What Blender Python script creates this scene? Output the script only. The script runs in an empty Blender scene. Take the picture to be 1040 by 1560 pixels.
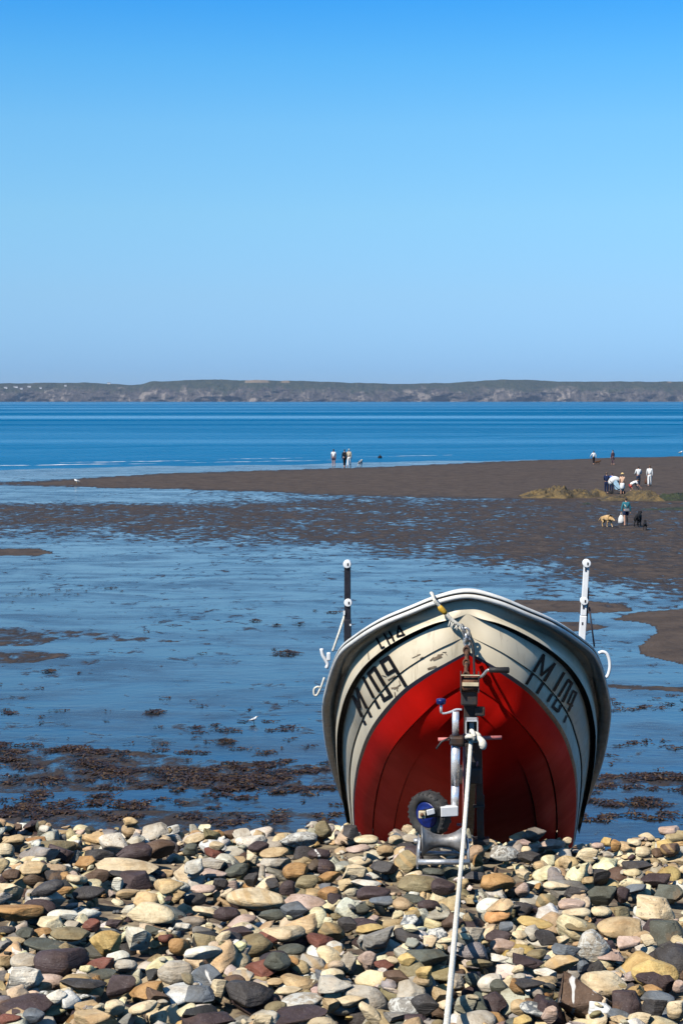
import bpy, bmesh, math, random
import numpy as np
from mathutils import Vector, Matrix, Euler
from mathutils.bvhtree import BVHTree

random.seed(7)
RNG = np.random.default_rng(11)
scene = bpy.context.scene
COL = scene.collection
PI = math.pi

# ------------------------------------------------------------------ camera
CAMH = 6.7
FPX = 2470.0
HORIZON = 610.0
TH = math.atan((780 - HORIZON) / FPX)
CAM = Vector((0, 0, CAMH))
FWD = Vector((0, math.cos(TH), -math.sin(TH)))
UPV = Vector((0, math.sin(TH), math.cos(TH)))

cam_d = bpy.data.cameras.new("camera")
cam_d.sensor_fit = 'VERTICAL'
cam_d.sensor_height = 36.0
cam_d.lens = 36.0 * FPX / 1560.0
cam_d.clip_start = 0.1
cam_d.clip_end = 40000
cam_o = bpy.data.objects.new("camera", cam_d)
COL.objects.link(cam_o)
cam_o.location = CAM
cam_o.rotation_euler = (PI / 2 - TH, 0, 0)
scene.camera = cam_o


def ray(px, py):
    return FWD + Vector((1, 0, 0)) * ((px - 520) / FPX) + UPV * ((780 - py) / FPX)


def at(px, py, d):
    """point seen at photo pixel (px, py) whose forward distance is d metres"""
    r = ray(px, py)
    return CAM + r * (d / r.y)


def on_z(px, py, z=0.0):
    r = ray(px, py)
    return CAM + r * ((z - CAMH) / r.z)


def to_px(p):
    v = Vector(p) - CAM
    k = v.dot(FWD)
    return 520 + FPX * v.x / k, 780 - FPX * v.dot(UPV) / k, k


# ------------------------------------------------------------------ helpers
def tag(o, label=None, cat=None, group=None, kind=None):
    if label: o['label'] = label
    if cat: o['category'] = cat
    if group: o['group'] = group
    if kind: o['kind'] = kind
    return o


def thing(name, loc, label, cat, group=None):
    o = bpy.data.objects.new(name, None)
    o.empty_display_size = 0.2
    COL.objects.link(o)
    o.location = loc
    return tag(o, label, cat, group)


class MB:
    """collects polygons (world coordinates) and links them as one mesh object"""
    def __init__(self):
        self.v = []; self.f = []; self.m = []; self.s = []

    def add(self, verts, faces, mat=0, smooth=True):
        n = len(self.v)
        self.v += [tuple(p) for p in verts]
        for f in faces:
            self.f.append(tuple(i + n for i in f)); self.m.append(mat); self.s.append(smooth)
        return self

    def box(self, c, size, rot=None, mat=0, bevel=0.0):
        bm = bmesh.new()
        bmesh.ops.create_cube(bm, size=1.0)
        for v in bm.verts:
            v.co = Vector((v.co.x * size[0], v.co.y * size[1], v.co.z * size[2]))
        if bevel > 0:
            bmesh.ops.bevel(bm, geom=list(bm.edges), offset=bevel, segments=2, affect='EDGES', profile=0.5)
        R = rot if rot is not None else Matrix.Identity(3)
        vs = [Vector(c) + R @ v.co for v in bm.verts]
        bm.verts.index_update()
        fs = [[v.index for v in f.verts] for f in bm.faces]
        bm.free()
        return self.add(vs, fs, mat, False)

    def tube(self, pts, r, n=10, mat=0, caps=True, smooth=True, twist=0.0):
        pts = [Vector(p) for p in pts]
        rs = r if isinstance(r, (list, tuple)) else [r] * len(pts)
        rings = []
        prev = None
        for i, p in enumerate(pts):
            t = (pts[min(i + 1, len(pts) - 1)] - pts[max(i - 1, 0)]).normalized()
            if prev is None:
                a = Vector((0, 0, 1)) if abs(t.z) < 0.9 else Vector((1, 0, 0))
                u = t.cross(a).normalized()
            else:
                u = (prev - t * prev.dot(t)).normalized()
            prev = u
            w = t.cross(u).normalized()
            ring = []
            for k in range(n):
                a = 2 * PI * k / n + twist * i
                ring.append(p + (u * math.cos(a) + w * math.sin(a)) * rs[i])
            rings.append(ring)
        vs = [q for ring in rings for q in ring]
        fs = []
        for i in range(len(pts) - 1):
            for k in range(n):
                fs.append((i * n + k, i * n + (k + 1) % n, (i + 1) * n + (k + 1) % n, (i + 1) * n + k))
        if caps:
            fs.append(tuple(range(n - 1, -1, -1)))
            fs.append(tuple((len(pts) - 1) * n + k for k in range(n)))
        return self.add(vs, fs, mat, smooth)

    def lathe(self, prof, origin, axis, n=24, mat=0, closed=False):
        """prof: (distance along axis, radius)"""
        ax = Vector(axis).normalized()
        a = Vector((0, 0, 1)) if abs(ax.z) < 0.9 else Vector((1, 0, 0))
        u = ax.cross(a).normalized(); w = ax.cross(u)
        vs = []
        for (h, r) in prof:
            for k in range(n):
                t = 2 * PI * k / n
                vs.append(Vector(origin) + ax * h + (u * math.cos(t) + w * math.sin(t)) * r)
        fs = []
        m = len(prof)
        for i in range(m if closed else m - 1):
            j = (i + 1) % m
            for k in range(n):
                fs.append((i * n + k, i * n + (k + 1) % n, j * n + (k + 1) % n, j * n + k))
        if not closed:
            fs.append(tuple(range(n - 1, -1, -1)))
            fs.append(tuple((m - 1) * n + k for k in range(n)))
        return self.add(vs, fs, mat, True)

    def build(self, name, mats, parent=None):
        me = bpy.data.meshes.new(name)
        off = Vector((0, 0, 0))
        p = parent
        while p is not None:
            off += p.location
            p = p.parent
        me.from_pydata([(x - off.x, y - off.y, z - off.z) for x, y, z in self.v], [], self.f)
        for m in (mats if isinstance(mats, (list, tuple)) else [mats]):
            me.materials.append(m)
        me.polygons.foreach_set('material_index', self.m)
        me.polygons.foreach_set('use_smooth', self.s)
        bm = bmesh.new(); bm.from_mesh(me)
        bmesh.ops.recalc_face_normals(bm, faces=bm.faces)
        bm.to_mesh(me); bm.free()
        o = bpy.data.objects.new(name, me)
        COL.objects.link(o)
        if parent is not None:
            o.parent = parent
        return o


def crom(P, t, mirror=False):
    """Catmull-Rom through rows of P at parameter t (0..len-1)"""
    P = np.asarray(P, float)
    n = len(P)
    i = int(min(max(math.floor(t), 0), n - 2)); f = t - i
    p1, p2 = P[i], P[i + 1]
    p0 = P[i - 1] if i > 0 else 2 * p1 - p2
    if mirror and i == 0:
        p0 = p2.copy(); p0[0] = -p2[0]
    p3 = P[i + 2] if i + 2 < n else 2 * p2 - p1
    return 0.5 * (2 * p1 + (p2 - p0) * f + (2 * p0 - 5 * p1 + 4 * p2 - p3) * f * f + (3 * p1 - p0 - 3 * p2 + p3) * f ** 3)


def smooth_path(pts, n):
    return [Vector(crom([tuple(p) for p in pts], k * (len(pts) - 1) / (n - 1))) for k in range(n)]


def sstep(a, b, x):
    t = np.clip((np.asarray(x, float) - a) / (b - a), 0, 1)
    return t * t * (3 - 2 * t)


# ------------------------------------------------------------------ node helpers
class NT:
    def __init__(self, name):
        self.mat = bpy.data.materials.new(name)
        self.mat.use_nodes = True
        self.t = self.mat.node_tree
        self.b = self.t.nodes['Principled BSDF']

    def n(self, typ, **kw):
        nd = self.t.nodes.new(typ)
        for k, v in kw.items():
            setattr(nd, k, v)
        return nd

    def l(self, a, b):
        self.t.links.new(a, b)

    def coords(self, kind='Object', scale=(1, 1, 1), rot=(0, 0, 0)):
        if kind == 'World':
            g = self.n('ShaderNodeNewGeometry'); out = g.outputs['Position']
        else:
            g = self.n('ShaderNodeTexCoord'); out = g.outputs[kind]
        m = self.n('ShaderNodeMapping')
        m.inputs['Scale'].default_value = scale
        m.inputs['Rotation'].default_value = rot
        self.l(out, m.inputs['Vector'])
        return m.outputs['Vector']

    def noise(self, vec, scale, detail=3, rough=0.55, dist=0.0):
        nd = self.n('ShaderNodeTexNoise')
        nd.inputs['Scale'].default_value = scale
        nd.inputs['Detail'].default_value = detail
        nd.inputs['Roughness'].default_value = rough
        nd.inputs['Distortion'].default_value = dist
        self.l(vec, nd.inputs['Vector'])
        return nd.outputs['Fac']

    def math(self, op, a, b=None, c=None, clamp=False):
        nd = self.n('ShaderNodeMath', operation=op)
        nd.use_clamp = clamp
        for i, x in enumerate((a, b, c)):
            if x is None: continue
            if isinstance(x, (int, float)): nd.inputs[i].default_value = x
            else: self.l(x, nd.inputs[i])
        return nd.outputs[0]

    def mapr(self, v, a, b, c=0.0, d=1.0, smooth=True):
        nd = self.n('ShaderNodeMapRange')
        nd.interpolation_type = 'SMOOTHSTEP' if smooth else 'LINEAR'
        nd.inputs['From Min'].default_value = a; nd.inputs['From Max'].default_value = b
        nd.inputs['To Min'].default_value = c; nd.inputs['To Max'].default_value = d
        self.l(v, nd.inputs['Value'])
        return nd.outputs['Result']

    def mix(self, fac, a, b, blend='MIX'):
        nd = self.n('ShaderNodeMix', data_type='RGBA', blend_type=blend)
        if isinstance(fac, (int, float)): nd.inputs['Factor'].default_value = fac
        else: self.l(fac, nd.inputs['Factor'])
        for key, x in ((6, a), (7, b)):
            if isinstance(x, tuple): nd.inputs[key].default_value = (*x[:3], 1)
            else: self.l(x, nd.inputs[key])
        return nd.outputs[2]

    def bump(self, h, strength=0.3, dist=0.01, normal=None):
        nd = self.n('ShaderNodeBump')
        nd.inputs['Distance'].default_value = dist
        if isinstance(strength, (int, float)): nd.inputs['Strength'].default_value = strength
        else: self.l(strength, nd.inputs['Strength'])
        self.l(h, nd.inputs['Height'])
        if normal is not None: self.l(normal, nd.inputs['Normal'])
        return nd.outputs['Normal']

    def set(self, key, v):
        i = self.b.inputs[key]
        if isinstance(v, (int, float)): i.default_value = v
        elif isinstance(v, tuple): i.default_value = (*v[:3], 1)
        else: self.l(v, i)
        return self


def worn(name, col, rough=0.5, metal=0.0, var=0.25, scale=14.0, dark=None, bump=0.15, coat=0.0, spec=0.5):
    """a plain painted / cloth / metal surface with uneven colour, gloss and a little relief"""
    t = NT(name)
    v = t.coords('Object')
    n1 = t.noise(v, scale, 5, 0.6)
    d = dark or tuple(c * (1 - var) for c in col)
    c = t.mix(t.mapr(n1, 0.38, 0.68), col, d)
    t.set('Base Color', c)
    t.set('Roughness', t.mapr(t.noise(v, scale * 2.3, 3), 0.3, 0.7, max(rough - 0.08, 0.02), min(rough + 0.1, 1)))
    t.set('Metallic', metal)
    t.set('Specular IOR Level', spec)
    if coat: t.set('Coat Weight', coat); t.set('Coat Roughness', 0.05)
    if bump: t.set('Normal', t.bump(t.noise(v, scale * 6, 3), bump, 0.004))
    return t.mat


# ------------------------------------------------------------------ light
SUN = Vector((-0.56, -0.53, 0.83)).normalized()
sd = bpy.data.lights.new("sun", 'SUN')
sd.energy = 5.0
sd.angle = math.radians(0.5)
sd.color = (1.0, 0.945, 0.85)
so = bpy.data.objects.new("sun", sd)
COL.objects.link(so)
so.location = (-20, -20, 40)
so.rotation_euler = SUN.to_track_quat('Z', 'Y').to_euler()

world = bpy.data.worlds.new("World")
scene.world = world
world.use_nodes = True
wt = world.node_tree
bg = wt.nodes['Background']
sky = wt.nodes.new('ShaderNodeTexSky')
sky.sky_type = 'NISHITA'
sky.sun_disc = False
sky.sun_elevation = math.asin(SUN.z)
sky.sun_rotation = math.atan2(SUN.x, SUN.y)
sky.air_density = 1.0
sky.dust_density = 0.3
sky.ozone_density = 2.0
tcw = wt.nodes.new('ShaderNodeTexCoord')
sepw = wt.nodes.new('ShaderNodeSeparateXYZ')
wt.links.new(tcw.outputs['Generated'], sepw.inputs[0])
rampw = wt.nodes.new('ShaderNodeValToRGB')
wt.links.new(sepw.outputs['Z'], rampw.inputs['Fac'])
SKYRAMP = [(0.0, (0.158, 0.2906, 0.5891)), (0.0202, (0.167, 0.3062, 0.6211)), (0.0646, (0.2453, 0.3769, 0.5661)), (0.1126, (0.2911, 0.4634, 0.5805)), (0.1638, (0.2724, 0.5146, 0.639)), (0.2022, (0.1902, 0.5098, 0.6911)), (0.2361, (0.1073, 0.465, 0.7333)), (0.32, (0.1, 0.4, 0.66)), (0.55, (0.22, 0.34, 0.42)), (1.0, (0.28, 0.35, 0.4))]
# ------------------------------------------------------------------ ground shape
SH_Y = [-70, -34, -22, -12, -3, 4.0, 6.0, 8.0, 9.6, 10.2, 10.7, 11.2, 15.0, 18.6, 19.6, 21.0]
SH_Z = [22.0, 14.0, 9.5, 6.2, 4.7, 4.45, 4.33, 4.15, 4.04, 3.99, 3.86, 3.58, 1.62, 0.10, 0.02, 0.0]  # rise behind the camera is unseen, added to block low sky light


def shore(x):
    x = np.asarray(x, float)
    return 174 + 0.50 * x + 1.6 * np.sin(x * 0.22) + 0.9 * np.sin(x * 0.61 + 1.3)


def top_z(x, y):
    """mean level of the cobble tops / of the sand"""
    x = np.asarray(x, float); y = np.asarray(y, float)
    z = np.interp(y, SH_Y, SH_Z)
    near = 1 - sstep(14, 19, y)
    z = z + near * (0.05 * np.sin(x * 0.9 + 0.4) * np.sin(y * 0.5) + 0.025 * np.sin(x * 2.3 + y * 0.7))
    S = shore(x)
    bar = 0.16 * np.exp(-((y - (146 + 0.38 * x)) / 16) ** 2) * sstep(-44, -30, x)
    z = z + bar
    z = z - np.clip((y - S) * 0.03, 0, 14) - 0.02 * sstep(-4, 0, y - S)
    return z


STONE_LAYER = 0.12


def base_z(x, y):
    y = np.asarray(y, float)
    return top_z(x, y) - STONE_LAYER * (1 - sstep(17.5, 19.5, y))


def ray_top(px, py, dz=0.0, d0=3.0, d1=24.0):
    """forward distance where the ray of a pixel meets the cobble tops raised by dz"""
    lo = None
    d = d0
    while d < d1:
        p = at(px, py, d)
        if p.z < float(top_z(p.x, p.y)) + dz:
            break
        d += 0.02
    return at(px, py, d)


# ------------------------------------------------------------------ wetness of the sand (a property of the beach)
def interp_poly(px, pts):
    return np.interp(px, [p[0] for p in pts], [p[1] for p in pts])


def in_poly(px, py, poly):
    inside = np.zeros(px.shape, bool)
    n = len(poly)
    for i in range(n):
        x1, y1 = poly[i]; x2, y2 = poly[(i + 1) % n]
        c = ((y1 > py) != (y2 > py))
        with np.errstate(divide='ignore', invalid='ignore'):
            xi = (x2 - x1) * (py - y1) / (y2 - y1 if y2 != y1 else 1e-9) + x1
        inside ^= c & (px < xi)
    return inside


def wetness(x, y):
    """map of standing water over the beach: 0 drained sand, 1 film of water"""
    k = y * math.cos(TH) + CAMH * math.sin(TH)
    px = 520 + FPX * x / k
    py = 780 - FPX * (y * math.sin(TH) - CAMH * math.cos(TH)) / k
    W = np.full(x.shape, 0.90)
    # rippled drained zone between the pools
    lower = interp_poly(px, [(-900, 790), (0, 806), (250, 815), (500, 828), (800, 862), (1040, 905), (2000, 1010)])
    rip = 0.43 - 0.08 * sstep(500, 1000, px)
    W = np.where(py < lower + 34, rip + (0.90 - rip) * sstep(-22, 34, py - lower), W)
    # strip of water on the left
    stripb = interp_poly(px, [(-900, 775), (0, 763), (300, 764), (520, 761), (780, 761), (1040, 764), (3000, 760), (9000, 760)])
    s_amt = interp_poly(px, [(-900, 0.92), (200, 0.92), (520, 0.62), (780, 0.6), (900, 0.1), (2000, 0.1)])
    W = np.where(py < stripb + 10, s_amt + (rip - s_amt) * sstep(-4, 10, py - stripb), W)
    bot = interp_poly(px, [(-900, 741), (0, 742), (100, 743.5), (250, 746), (400, 749.5), (450, 752), (600, 757), (780, 760.5), (1040, 768), (2000, 790)])
    top = interp_poly(px, [(-900, 741), (-60, 739), (0, 737), (100, 732.5), (200, 727), (250, 723.5), (400, 718.5), (560, 713), (700, 706), (850, 699), (1040, 693), (2000, 670)])
    edge = np.minimum(np.abs(py - bot), np.abs(py - top))
    tip = 1 - sstep(-60, 260, px)
    W = np.where((py < bot) & (py > top), 0.04 + (0.34 + 0.25 * tip) * (1 - sstep(0.5, 4.5, edge)), W)
    W = np.where((py < top), 0.93, W)
    # channel edges right of the boat
    for poly, val in (
        ([(935, 944), (960, 934), (1060, 926), (1500, 915), (1500, 1060), (1060, 1016), (980, 999), (974, 984), (1003, 962), (990, 950)], 0.03),
        ([(700, 918), (800, 914), (900, 916), (955, 922), (960, 931), (900, 934), (800, 930), (700, 928)], 0.10),
        ([(780, 945), (890, 948), (930, 955), (890, 962), (780, 960)], 0.22),
        ([(-400, 834), (60, 836), (82, 842), (60, 846), (-400, 848)], 0.12),
        ([(-400, 962), (30, 955), (90, 972), (60, 984), (-400, 990)], 0.55),
        ([(60, 958), (180, 966), (280, 978), (180, 978), (80, 968)], 0.60),
        ([(-400, 995), (40, 992), (110, 996), (50, 1010), (-400, 1014)], 0.42),
        ([(880, 1040), (1060, 1048), (1500, 1060), (1500, 1066), (1060, 1055), (890, 1046)], 0.35),
        ([(-400, 1134), (190, 1142), (340, 1160), (430, 1164), (520, 1166), (520, 1204), (300, 1202), (100, 1206), (-400, 1218)], 0.60),
        ([(880, 1180), (1100, 1178), (1500, 1180), (1500, 1200), (880, 1198)], 0.60),
        ([(-400, 1228), (500, 1238), (500, 1300), (-400, 1300)], 0.62),
    ):
        W = np.where(in_poly(px, py, poly), val, W)
    W = np.where((px > 800) & (py > 780) & (py < 935) & (W > 0.5), np.minimum(W, 0.72), W)
    W = np.where(y < 19.5, 0.4, W)
    return W


# one sheet: rows of growing spacing from behind the camera to beyond the cliffs
rows = list(np.arange(-70, 0, 2.0)) + list(np.arange(0, 3, 0.5)) + list(np.arange(3, 21, 0.22))
d = 21.0
while d < 260:
    rows.append(d)
    d += max(0.07, d * d * 1.35 / (CAMH * FPX))
rows += [275, 300, 340, 400, 500, 700, 1000, 1500, 2200, 3200, 4500, 6000, 8000, 10000, 12500]
rows = np.array(rows)
us = np.concatenate([np.linspace(-1.5, -0.64, 36), np.linspace(-0.62, -0.27, 36), np.linspace(-0.265, 0.265, 300), np.linspace(0.27, 0.62, 36), np.linspace(0.64, 1.5, 36)])
Ug, Yg = np.meshgrid(us, rows)
Xg = Ug * (np.maximum(Yg, -8) + 15.5 + 1.2 * np.maximum(-Yg - 8, 0))
Zg = base_z(Xg, Yg)
nr, nc = Xg.shape


def grid_mesh(name, X, Y, Z, mat):
    nr, nc = X.shape
    me = bpy.data.meshes.new(name)
    co = np.stack([X, Y, Z], -1).reshape(-1, 3).astype(np.float32)
    idx = np.arange(nr * nc).reshape(nr, nc)
    q = np.stack([idx[:-1, :-1], idx[:-1, 1:], idx[1:, 1:], idx[1:, :-1]], -1).reshape(-1, 4)
    me.vertices.add(len(co)); me.vertices.foreach_set('co', co.ravel())
    me.loops.add(q.size); me.loops.foreach_set('vertex_index', q.ravel().astype(np.int32))
    me.polygons.add(len(q))
    me.polygons.foreach_set('loop_start', (np.arange(len(q)) * 4).astype(np.int32))
    me.polygons.foreach_set('loop_total', np.full(len(q), 4, np.int32))
    me.update(); me.validate()
    me.polygons.foreach_set('use_smooth', np.ones(len(q), bool))
    me.materials.append(mat)
    o = bpy.data.objects.new(name, me); COL.objects.link(o)
    return o


# sand / mud material
t = NT("beach_sand")
vw = t.coords('World')
attr = t.n('ShaderNodeAttribute'); attr.attribute_name = 'wet'
W = attr.outputs['Fac']
vr = t.coords('World', (0.8, 0.55, 1), (0, 0, 0.25))
rip1 = t.noise(vr, 2.5, 3, 0.6, 0.5)          # ripples about half a metre apart
rip2 = t.noise(t.coords('World', (1, 0.7, 1)), 0.28, 4, 0.6, 0.8)      # low banks
rip3 = t.noise(vw, 7.0, 3, 0.6)
relief = t.math('ADD', t.math('MULTIPLY', rip1, 0.62), t.math('ADD', t.math('MULTIPLY', rip2, 0.36), t.math('MULTIPLY', rip3, 0.16)))
lvl = t.math('ADD', W, t.math('MULTIPLY', t.math('SUBTRACT', 0.57, relief), 2.4))
wet = t.mapr(lvl, 0.38, 0.74)
damp = t.mapr(lvl, 0.05, 0.5)
sandn = t.noise(vw, 0.9, 6, 0.65)
dry = t.mix(t.mapr(sandn, 0.3, 0.7), (0.092, 0.068, 0.053), (0.060, 0.045, 0.037))
dampc = t.mix(t.mapr(sandn, 0.3, 0.7), (0.050, 0.040, 0.037), (0.034, 0.028, 0.027))
wetc = t.mix(t.mapr(rip2, 0.35, 0.65), (0.030, 0.029, 0.030), (0.018, 0.020, 0.024))
c = t.mix(damp, dry, dampc)
gravel = t.mix(t.mapr(rip3, 0.4, 0.6), (0.30, 0.24, 0.16), (0.12, 0.09, 0.07))
gy_ = t.n('ShaderNodeSeparateXYZ'); gp_ = t.n('ShaderNodeNewGeometry'); t.l(gp_.outputs['Position'], gy_.inputs[0])
shing = t.mapr(t.math('ADD', gy_.outputs['Y'], t.math('MULTIPLY', rip2, 2.0)), 17.0, 18.5, 1.0, 0.0)
c = t.mix(t.math('MULTIPLY', wet, t.math('SUBTRACT', 1.0, shing)), c, wetc)
c = t.mix(shing, c, gravel)
wet = t.math('MULTIPLY', wet, t.math('SUBTRACT', 1.0, shing))
t.set('Base Color', c)
film = t.mapr(t.noise(t.coords('World', (0.35, 0.9, 1), (0, 0, 0.12)), 0.55, 6, 0.68, 0.6), 0.36, 0.66)      # thickness of the film
t.set('Roughness', t.math('ADD', t.math('MULTIPLY', wet, t.math('SUBTRACT', -0.72, t.math('MULTIPLY', film, -0.20))), t.mapr(sandn, 0.3, 0.7, 0.76, 0.84)))
t.set('IOR', t.math('ADD', 1.4, t.math('MULTIPLY', wet, 0.60)))
t.set('Specular IOR Level', t.math('ADD', t.math('MULTIPLY', wet, 0.40), 0.12))
wav = t.noise(t.coords('World', (0.5, 1.5, 1), (0, 0, -0.2)), 2.4, 3, 0.6, 0.5)
bh = t.math('ADD', t.math('MULTIPLY', t.math('SUBTRACT', 1.0, wet), t.math('ADD', t.math('MULTIPLY', rip1, 0.10), t.math('MULTIPLY', rip3, 0.02))),
            t.math('MULTIPLY', t.math('ADD', wav, t.math('MULTIPLY', rip3, 0.5)), t.math('MULTIPLY', wet, t.math('ADD', 0.006, t.math('MULTIPLY', film, 0.010)))))
t.set('Normal', t.bump(bh, 0.6, 1.0))
M_SAND = t.mat

ground = grid_mesh('beach', Xg, Yg, Zg, M_SAND)
tag(ground, kind='structure')
wa = ground.data.attributes.new('wet', 'FLOAT', 'POINT')
wa.data.foreach_set('value', wetness(Xg, Yg).ravel().astype(np.float32))

# ------------------------------------------------------------------ sea
t = NT("sea_water")
vw = t.coords('World')
band = t.noise(t.coords('World', (0.0011, 0.0085, 1), (0, 0, 0.03)), 1.0, 3, 0.55, 0.3)   # wind lanes
band2 = t.noise(t.coords('World', (0.0003, 0.0016, 1)), 1.0, 3, 0.5)
ruff = t.mapr(t.math('ADD', t.math('MULTIPLY', band, 0.5), t.math('MULTIPLY', band2, 0.5)), 0.32, 0.54)
w1 = t.noise(t.coords('World', (0.16, 0.50, 1)), 1.0, 5, 0.65, 0.4)
w2 = t.noise(t.coords('World', (0.9, 1.6, 1)), 1.0, 3, 0.6)
hgt = t.math('ADD', t.math('MULTIPLY', w1, 0.75), t.math('MULTIPLY', w2, 0.10))
t.set('Base Color', t.mix(ruff, (0.0, 0.150, 0.315), (0.0, 0.105, 0.245)))  # smooth lanes paler: sky sheen put into the base colour
t.set('Roughness', t.math('ADD', t.math('MULTIPLY', ruff, 0.22), 0.10))
t.set('IOR', 1.333)
t.set('Specular IOR Level', t.math('SUBTRACT', 0.06, t.math('MULTIPLY', ruff, 0.06)))
t.set('Normal', t.bump(hgt, t.math('ADD', t.math('MULTIPLY', ruff, 0.5), 0.28), 1.0))
M_SEA = t.mat
srows = []
d = 128.0
while d < 420:
    srows.append(d); d += max(0.8, d * d * 1.6 / (CAMH * FPX))
while d < 13000:
    srows.append(d); d *= 1.09
srows = np.array(srows)
su = np.linspace(-1.6, 1.6, 240)
Us, Ys = np.meshgrid(su, srows)
Xs = Us * (Ys + 15.5)
S = Ys - shore(Xs)
amp = 0.16 * sstep(6, 30, S) * (1 - sstep(120, 330, S))
Zs = -0.02 + amp * (np.clip(np.sin(S * 0.33 + 0.9 * np.sin(Xs * 0.045) + 0.6 * np.sin(Xs * 0.11 + 1)), -0.4, 1) + 0.15) * (0.55 + 0.45 * np.sin(Xs * 0.06 + S * 0.05))
sea = grid_mesh('sea', Xs, Ys, Zs, M_SEA)
tag(sea, kind='structure')

# foam where the low waves run out
t = NT("sea_foam")
fn = t.noise(t.coords('World', (0.6, 1.5, 1)), 2.0, 4, 0.7)
t.set('Base Color', t.mix(fn, (0.86, 0.88, 0.90), (0.55, 0.60, 0.66))).set('Roughness', 0.8)
t.set('Normal', t.bump(fn, 0.6, 0.05))
M_FOAM = t.mat
mb = MB()
for (x0, y0, x1, y1, wid) in ((-200, 712.2, 240, 706.0, 0.34), (90, 704.8, 300, 701.6, 0.26), (280, 705.0, 520, 700.8, 0.16), (330, 699.4, 470, 697.6, 0.14), (540, 696.5, 800, 690.6, 0.14)):
    n = 160
    up, lo = [], []
    ph = random.random() * 9
    for k in range(n + 1):
        f = k / n
        p = on_z(x0 + (x1 - x0) * f, y0 + (y1 - y0) * f + 0.22 * math.sin(f * 19 + ph), 0.02)
        h = (0.45 + 0.4 * math.sin(f * 13 + ph) * math.sin(f * 31 + ph) + 0.15 * math.sin(f * 97)) * math.sin(PI * f) ** 0.6 * wid
        up.append(p + Vector((0, 1.6 * h, 0.0))); lo.append(p - Vector((0, 1.3 * h, 0)))
    mid = [(a + b) / 2 + Vector((0, 0, 0.16 * (a - b).length * 0.35)) for a, b in zip(up, lo)]
    vsx = lo + mid + up
    m = n + 1
    fs = []
    for r in range(2):
        for k in range(n):
            fs.append((r * m + k, r * m + k + 1, (r + 1) * m + k + 1, (r + 1) * m + k))
    mb.add(vsx, fs)
foam = mb.build('surf_foam', M_FOAM)
tag(foam, kind='stuff')

# ------------------------------------------------------------------ far cliffs
CD = 8000.0
prof_px = [(-3600, 590), (-2600, 584), (-1800, 586), (-900, 588), (-500, 585), (-200, 588), (0, 584), (60, 582.5), (120, 583), (150, 584.5), (185, 586.5), (203, 585.5), (222, 580.5), (270, 579.5), (335, 577.8),
           (400, 579.5), (460, 580), (520, 582), (570, 583.5), (600, 584.2), (640, 583.6), (690, 582.8), (720, 580.4), (770, 578), (810, 578.6),
           (850, 580.5), (900, 581), (960, 580.5), (1040, 581), (1250, 579), (1500, 584), (1900, 585), (2600, 582), (3400, 586), (4600, 592)]
nx, nv = 1700, 34
cx_ = np.linspace(-3600, 4600, nx)
ctop = np.array([at(520, y, CD + 150).z for y in np.interp(cx_, [p[0] for p in prof_px], [p[1] for p in prof_px])])


def vnoise(x, y, seed, octv=5, lac=2.1, gain=0.55):
    """cheap value noise in numpy"""
    r = np.random.default_rng(seed)
    tot = np.zeros(np.broadcast(x, y).shape); a = 1.0; s = 0
    for o in range(octv):
        g = r.random((64, 64))
        xi = np.floor(x).astype(int); yi = np.floor(y).astype(int)
        fx = x - xi; fy = y - yi
        fx = fx * fx * (3 - 2 * fx); fy = fy * fy * (3 - 2 * fy)
        v = (g[xi % 64, yi % 64] * (1 - fx) + g[(xi + 1) % 64, yi % 64] * fx) * (1 - fy) + (g[xi % 64, (yi + 1) % 64] * (1 - fx) + g[(xi + 1) % 64, (yi + 1) % 64] * fx) * fy
        tot = tot + a * v; s += a
        x = x * lac; y = y * lac; a *= gain
    return tot / s


Xc = np.zeros((nv + 6, nx)); Yc = np.zeros_like(Xc); Zc = np.zeros_like(Xc)
xw = (cx_ - 520) / FPX * CD
ctop = ctop + (vnoise(xw / 130 + 5, xw * 0, 21, 4) - 0.5) * 9 + (vnoise(xw / 22, xw * 0, 22, 2) - 0.5) * 2.5
bays = 260 * vnoise(xw / 900 + 7, xw * 0, 3, 4) + 60 * np.sin(xw / 310)
for r in range(nv):
    f = r / (nv - 1)
    prof = f ** 0.85
    z = -3 + (ctop + 3) * prof
    gul = (vnoise(xw / 85 + 3, xw * 0 + z / 60, 5, 4) - 0.5) * 150 * (1 - 0.6 * f) + (vnoise(xw / 24, xw * 0 + z / 16, 8, 3) - 0.5) * 55 * (1 - 0.5 * f)
    Xc[r] = xw + (vnoise(xw / 60, xw * 0 + z / 40, 9, 2) - 0.5) * 30
    Yc[r] = CD - 60 + bays + 190 * f ** 1.5 + gul
    Zc[r] = z - (f > 0.97) * 0
for k in range(6):
    r = nv + k
    Xc[r] = xw; Yc[r] = Yc[nv - 1] + (k + 1) * (120 + 60 * k)
    Zc[r] = ctop - (k + 1) * 0.3 + (0 if k < 5 else -40)
t = NT("cliff_rock")
vw = t.coords('World')
big = t.noise(t.coords('World', (1, 0.5, 0.6)), 0.011, 5, 0.68, 0.8)
fine = t.noise(t.coords('World', (1.3, 0.6, 0.45)), 0.045, 5, 0.7, 0.5)
geo = t.n('ShaderNodeNewGeometry')
sp = t.n('ShaderNodeSeparateXYZ'); t.l(geo.outputs['Position'], sp.inputs[0])
hz = t.math('ADD', sp.outputs['Z'], t.math('MULTIPLY', t.math('SUBTRACT', big, 0.5), 150))
rock = t.mix(t.mapr(fine, 0.35, 0.7), (0.034, 0.030, 0.028), (0.120, 0.100, 0.088))
scar = t.mapr(t.noise(t.coords('World', (1, 0.5, 0.8)), 0.016, 4, 0.7, 0.6), 0.54, 0.64)
rock = t.mix(t.math('MULTIPLY', scar, 0.5), rock, (0.36, 0.30, 0.25))
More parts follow.
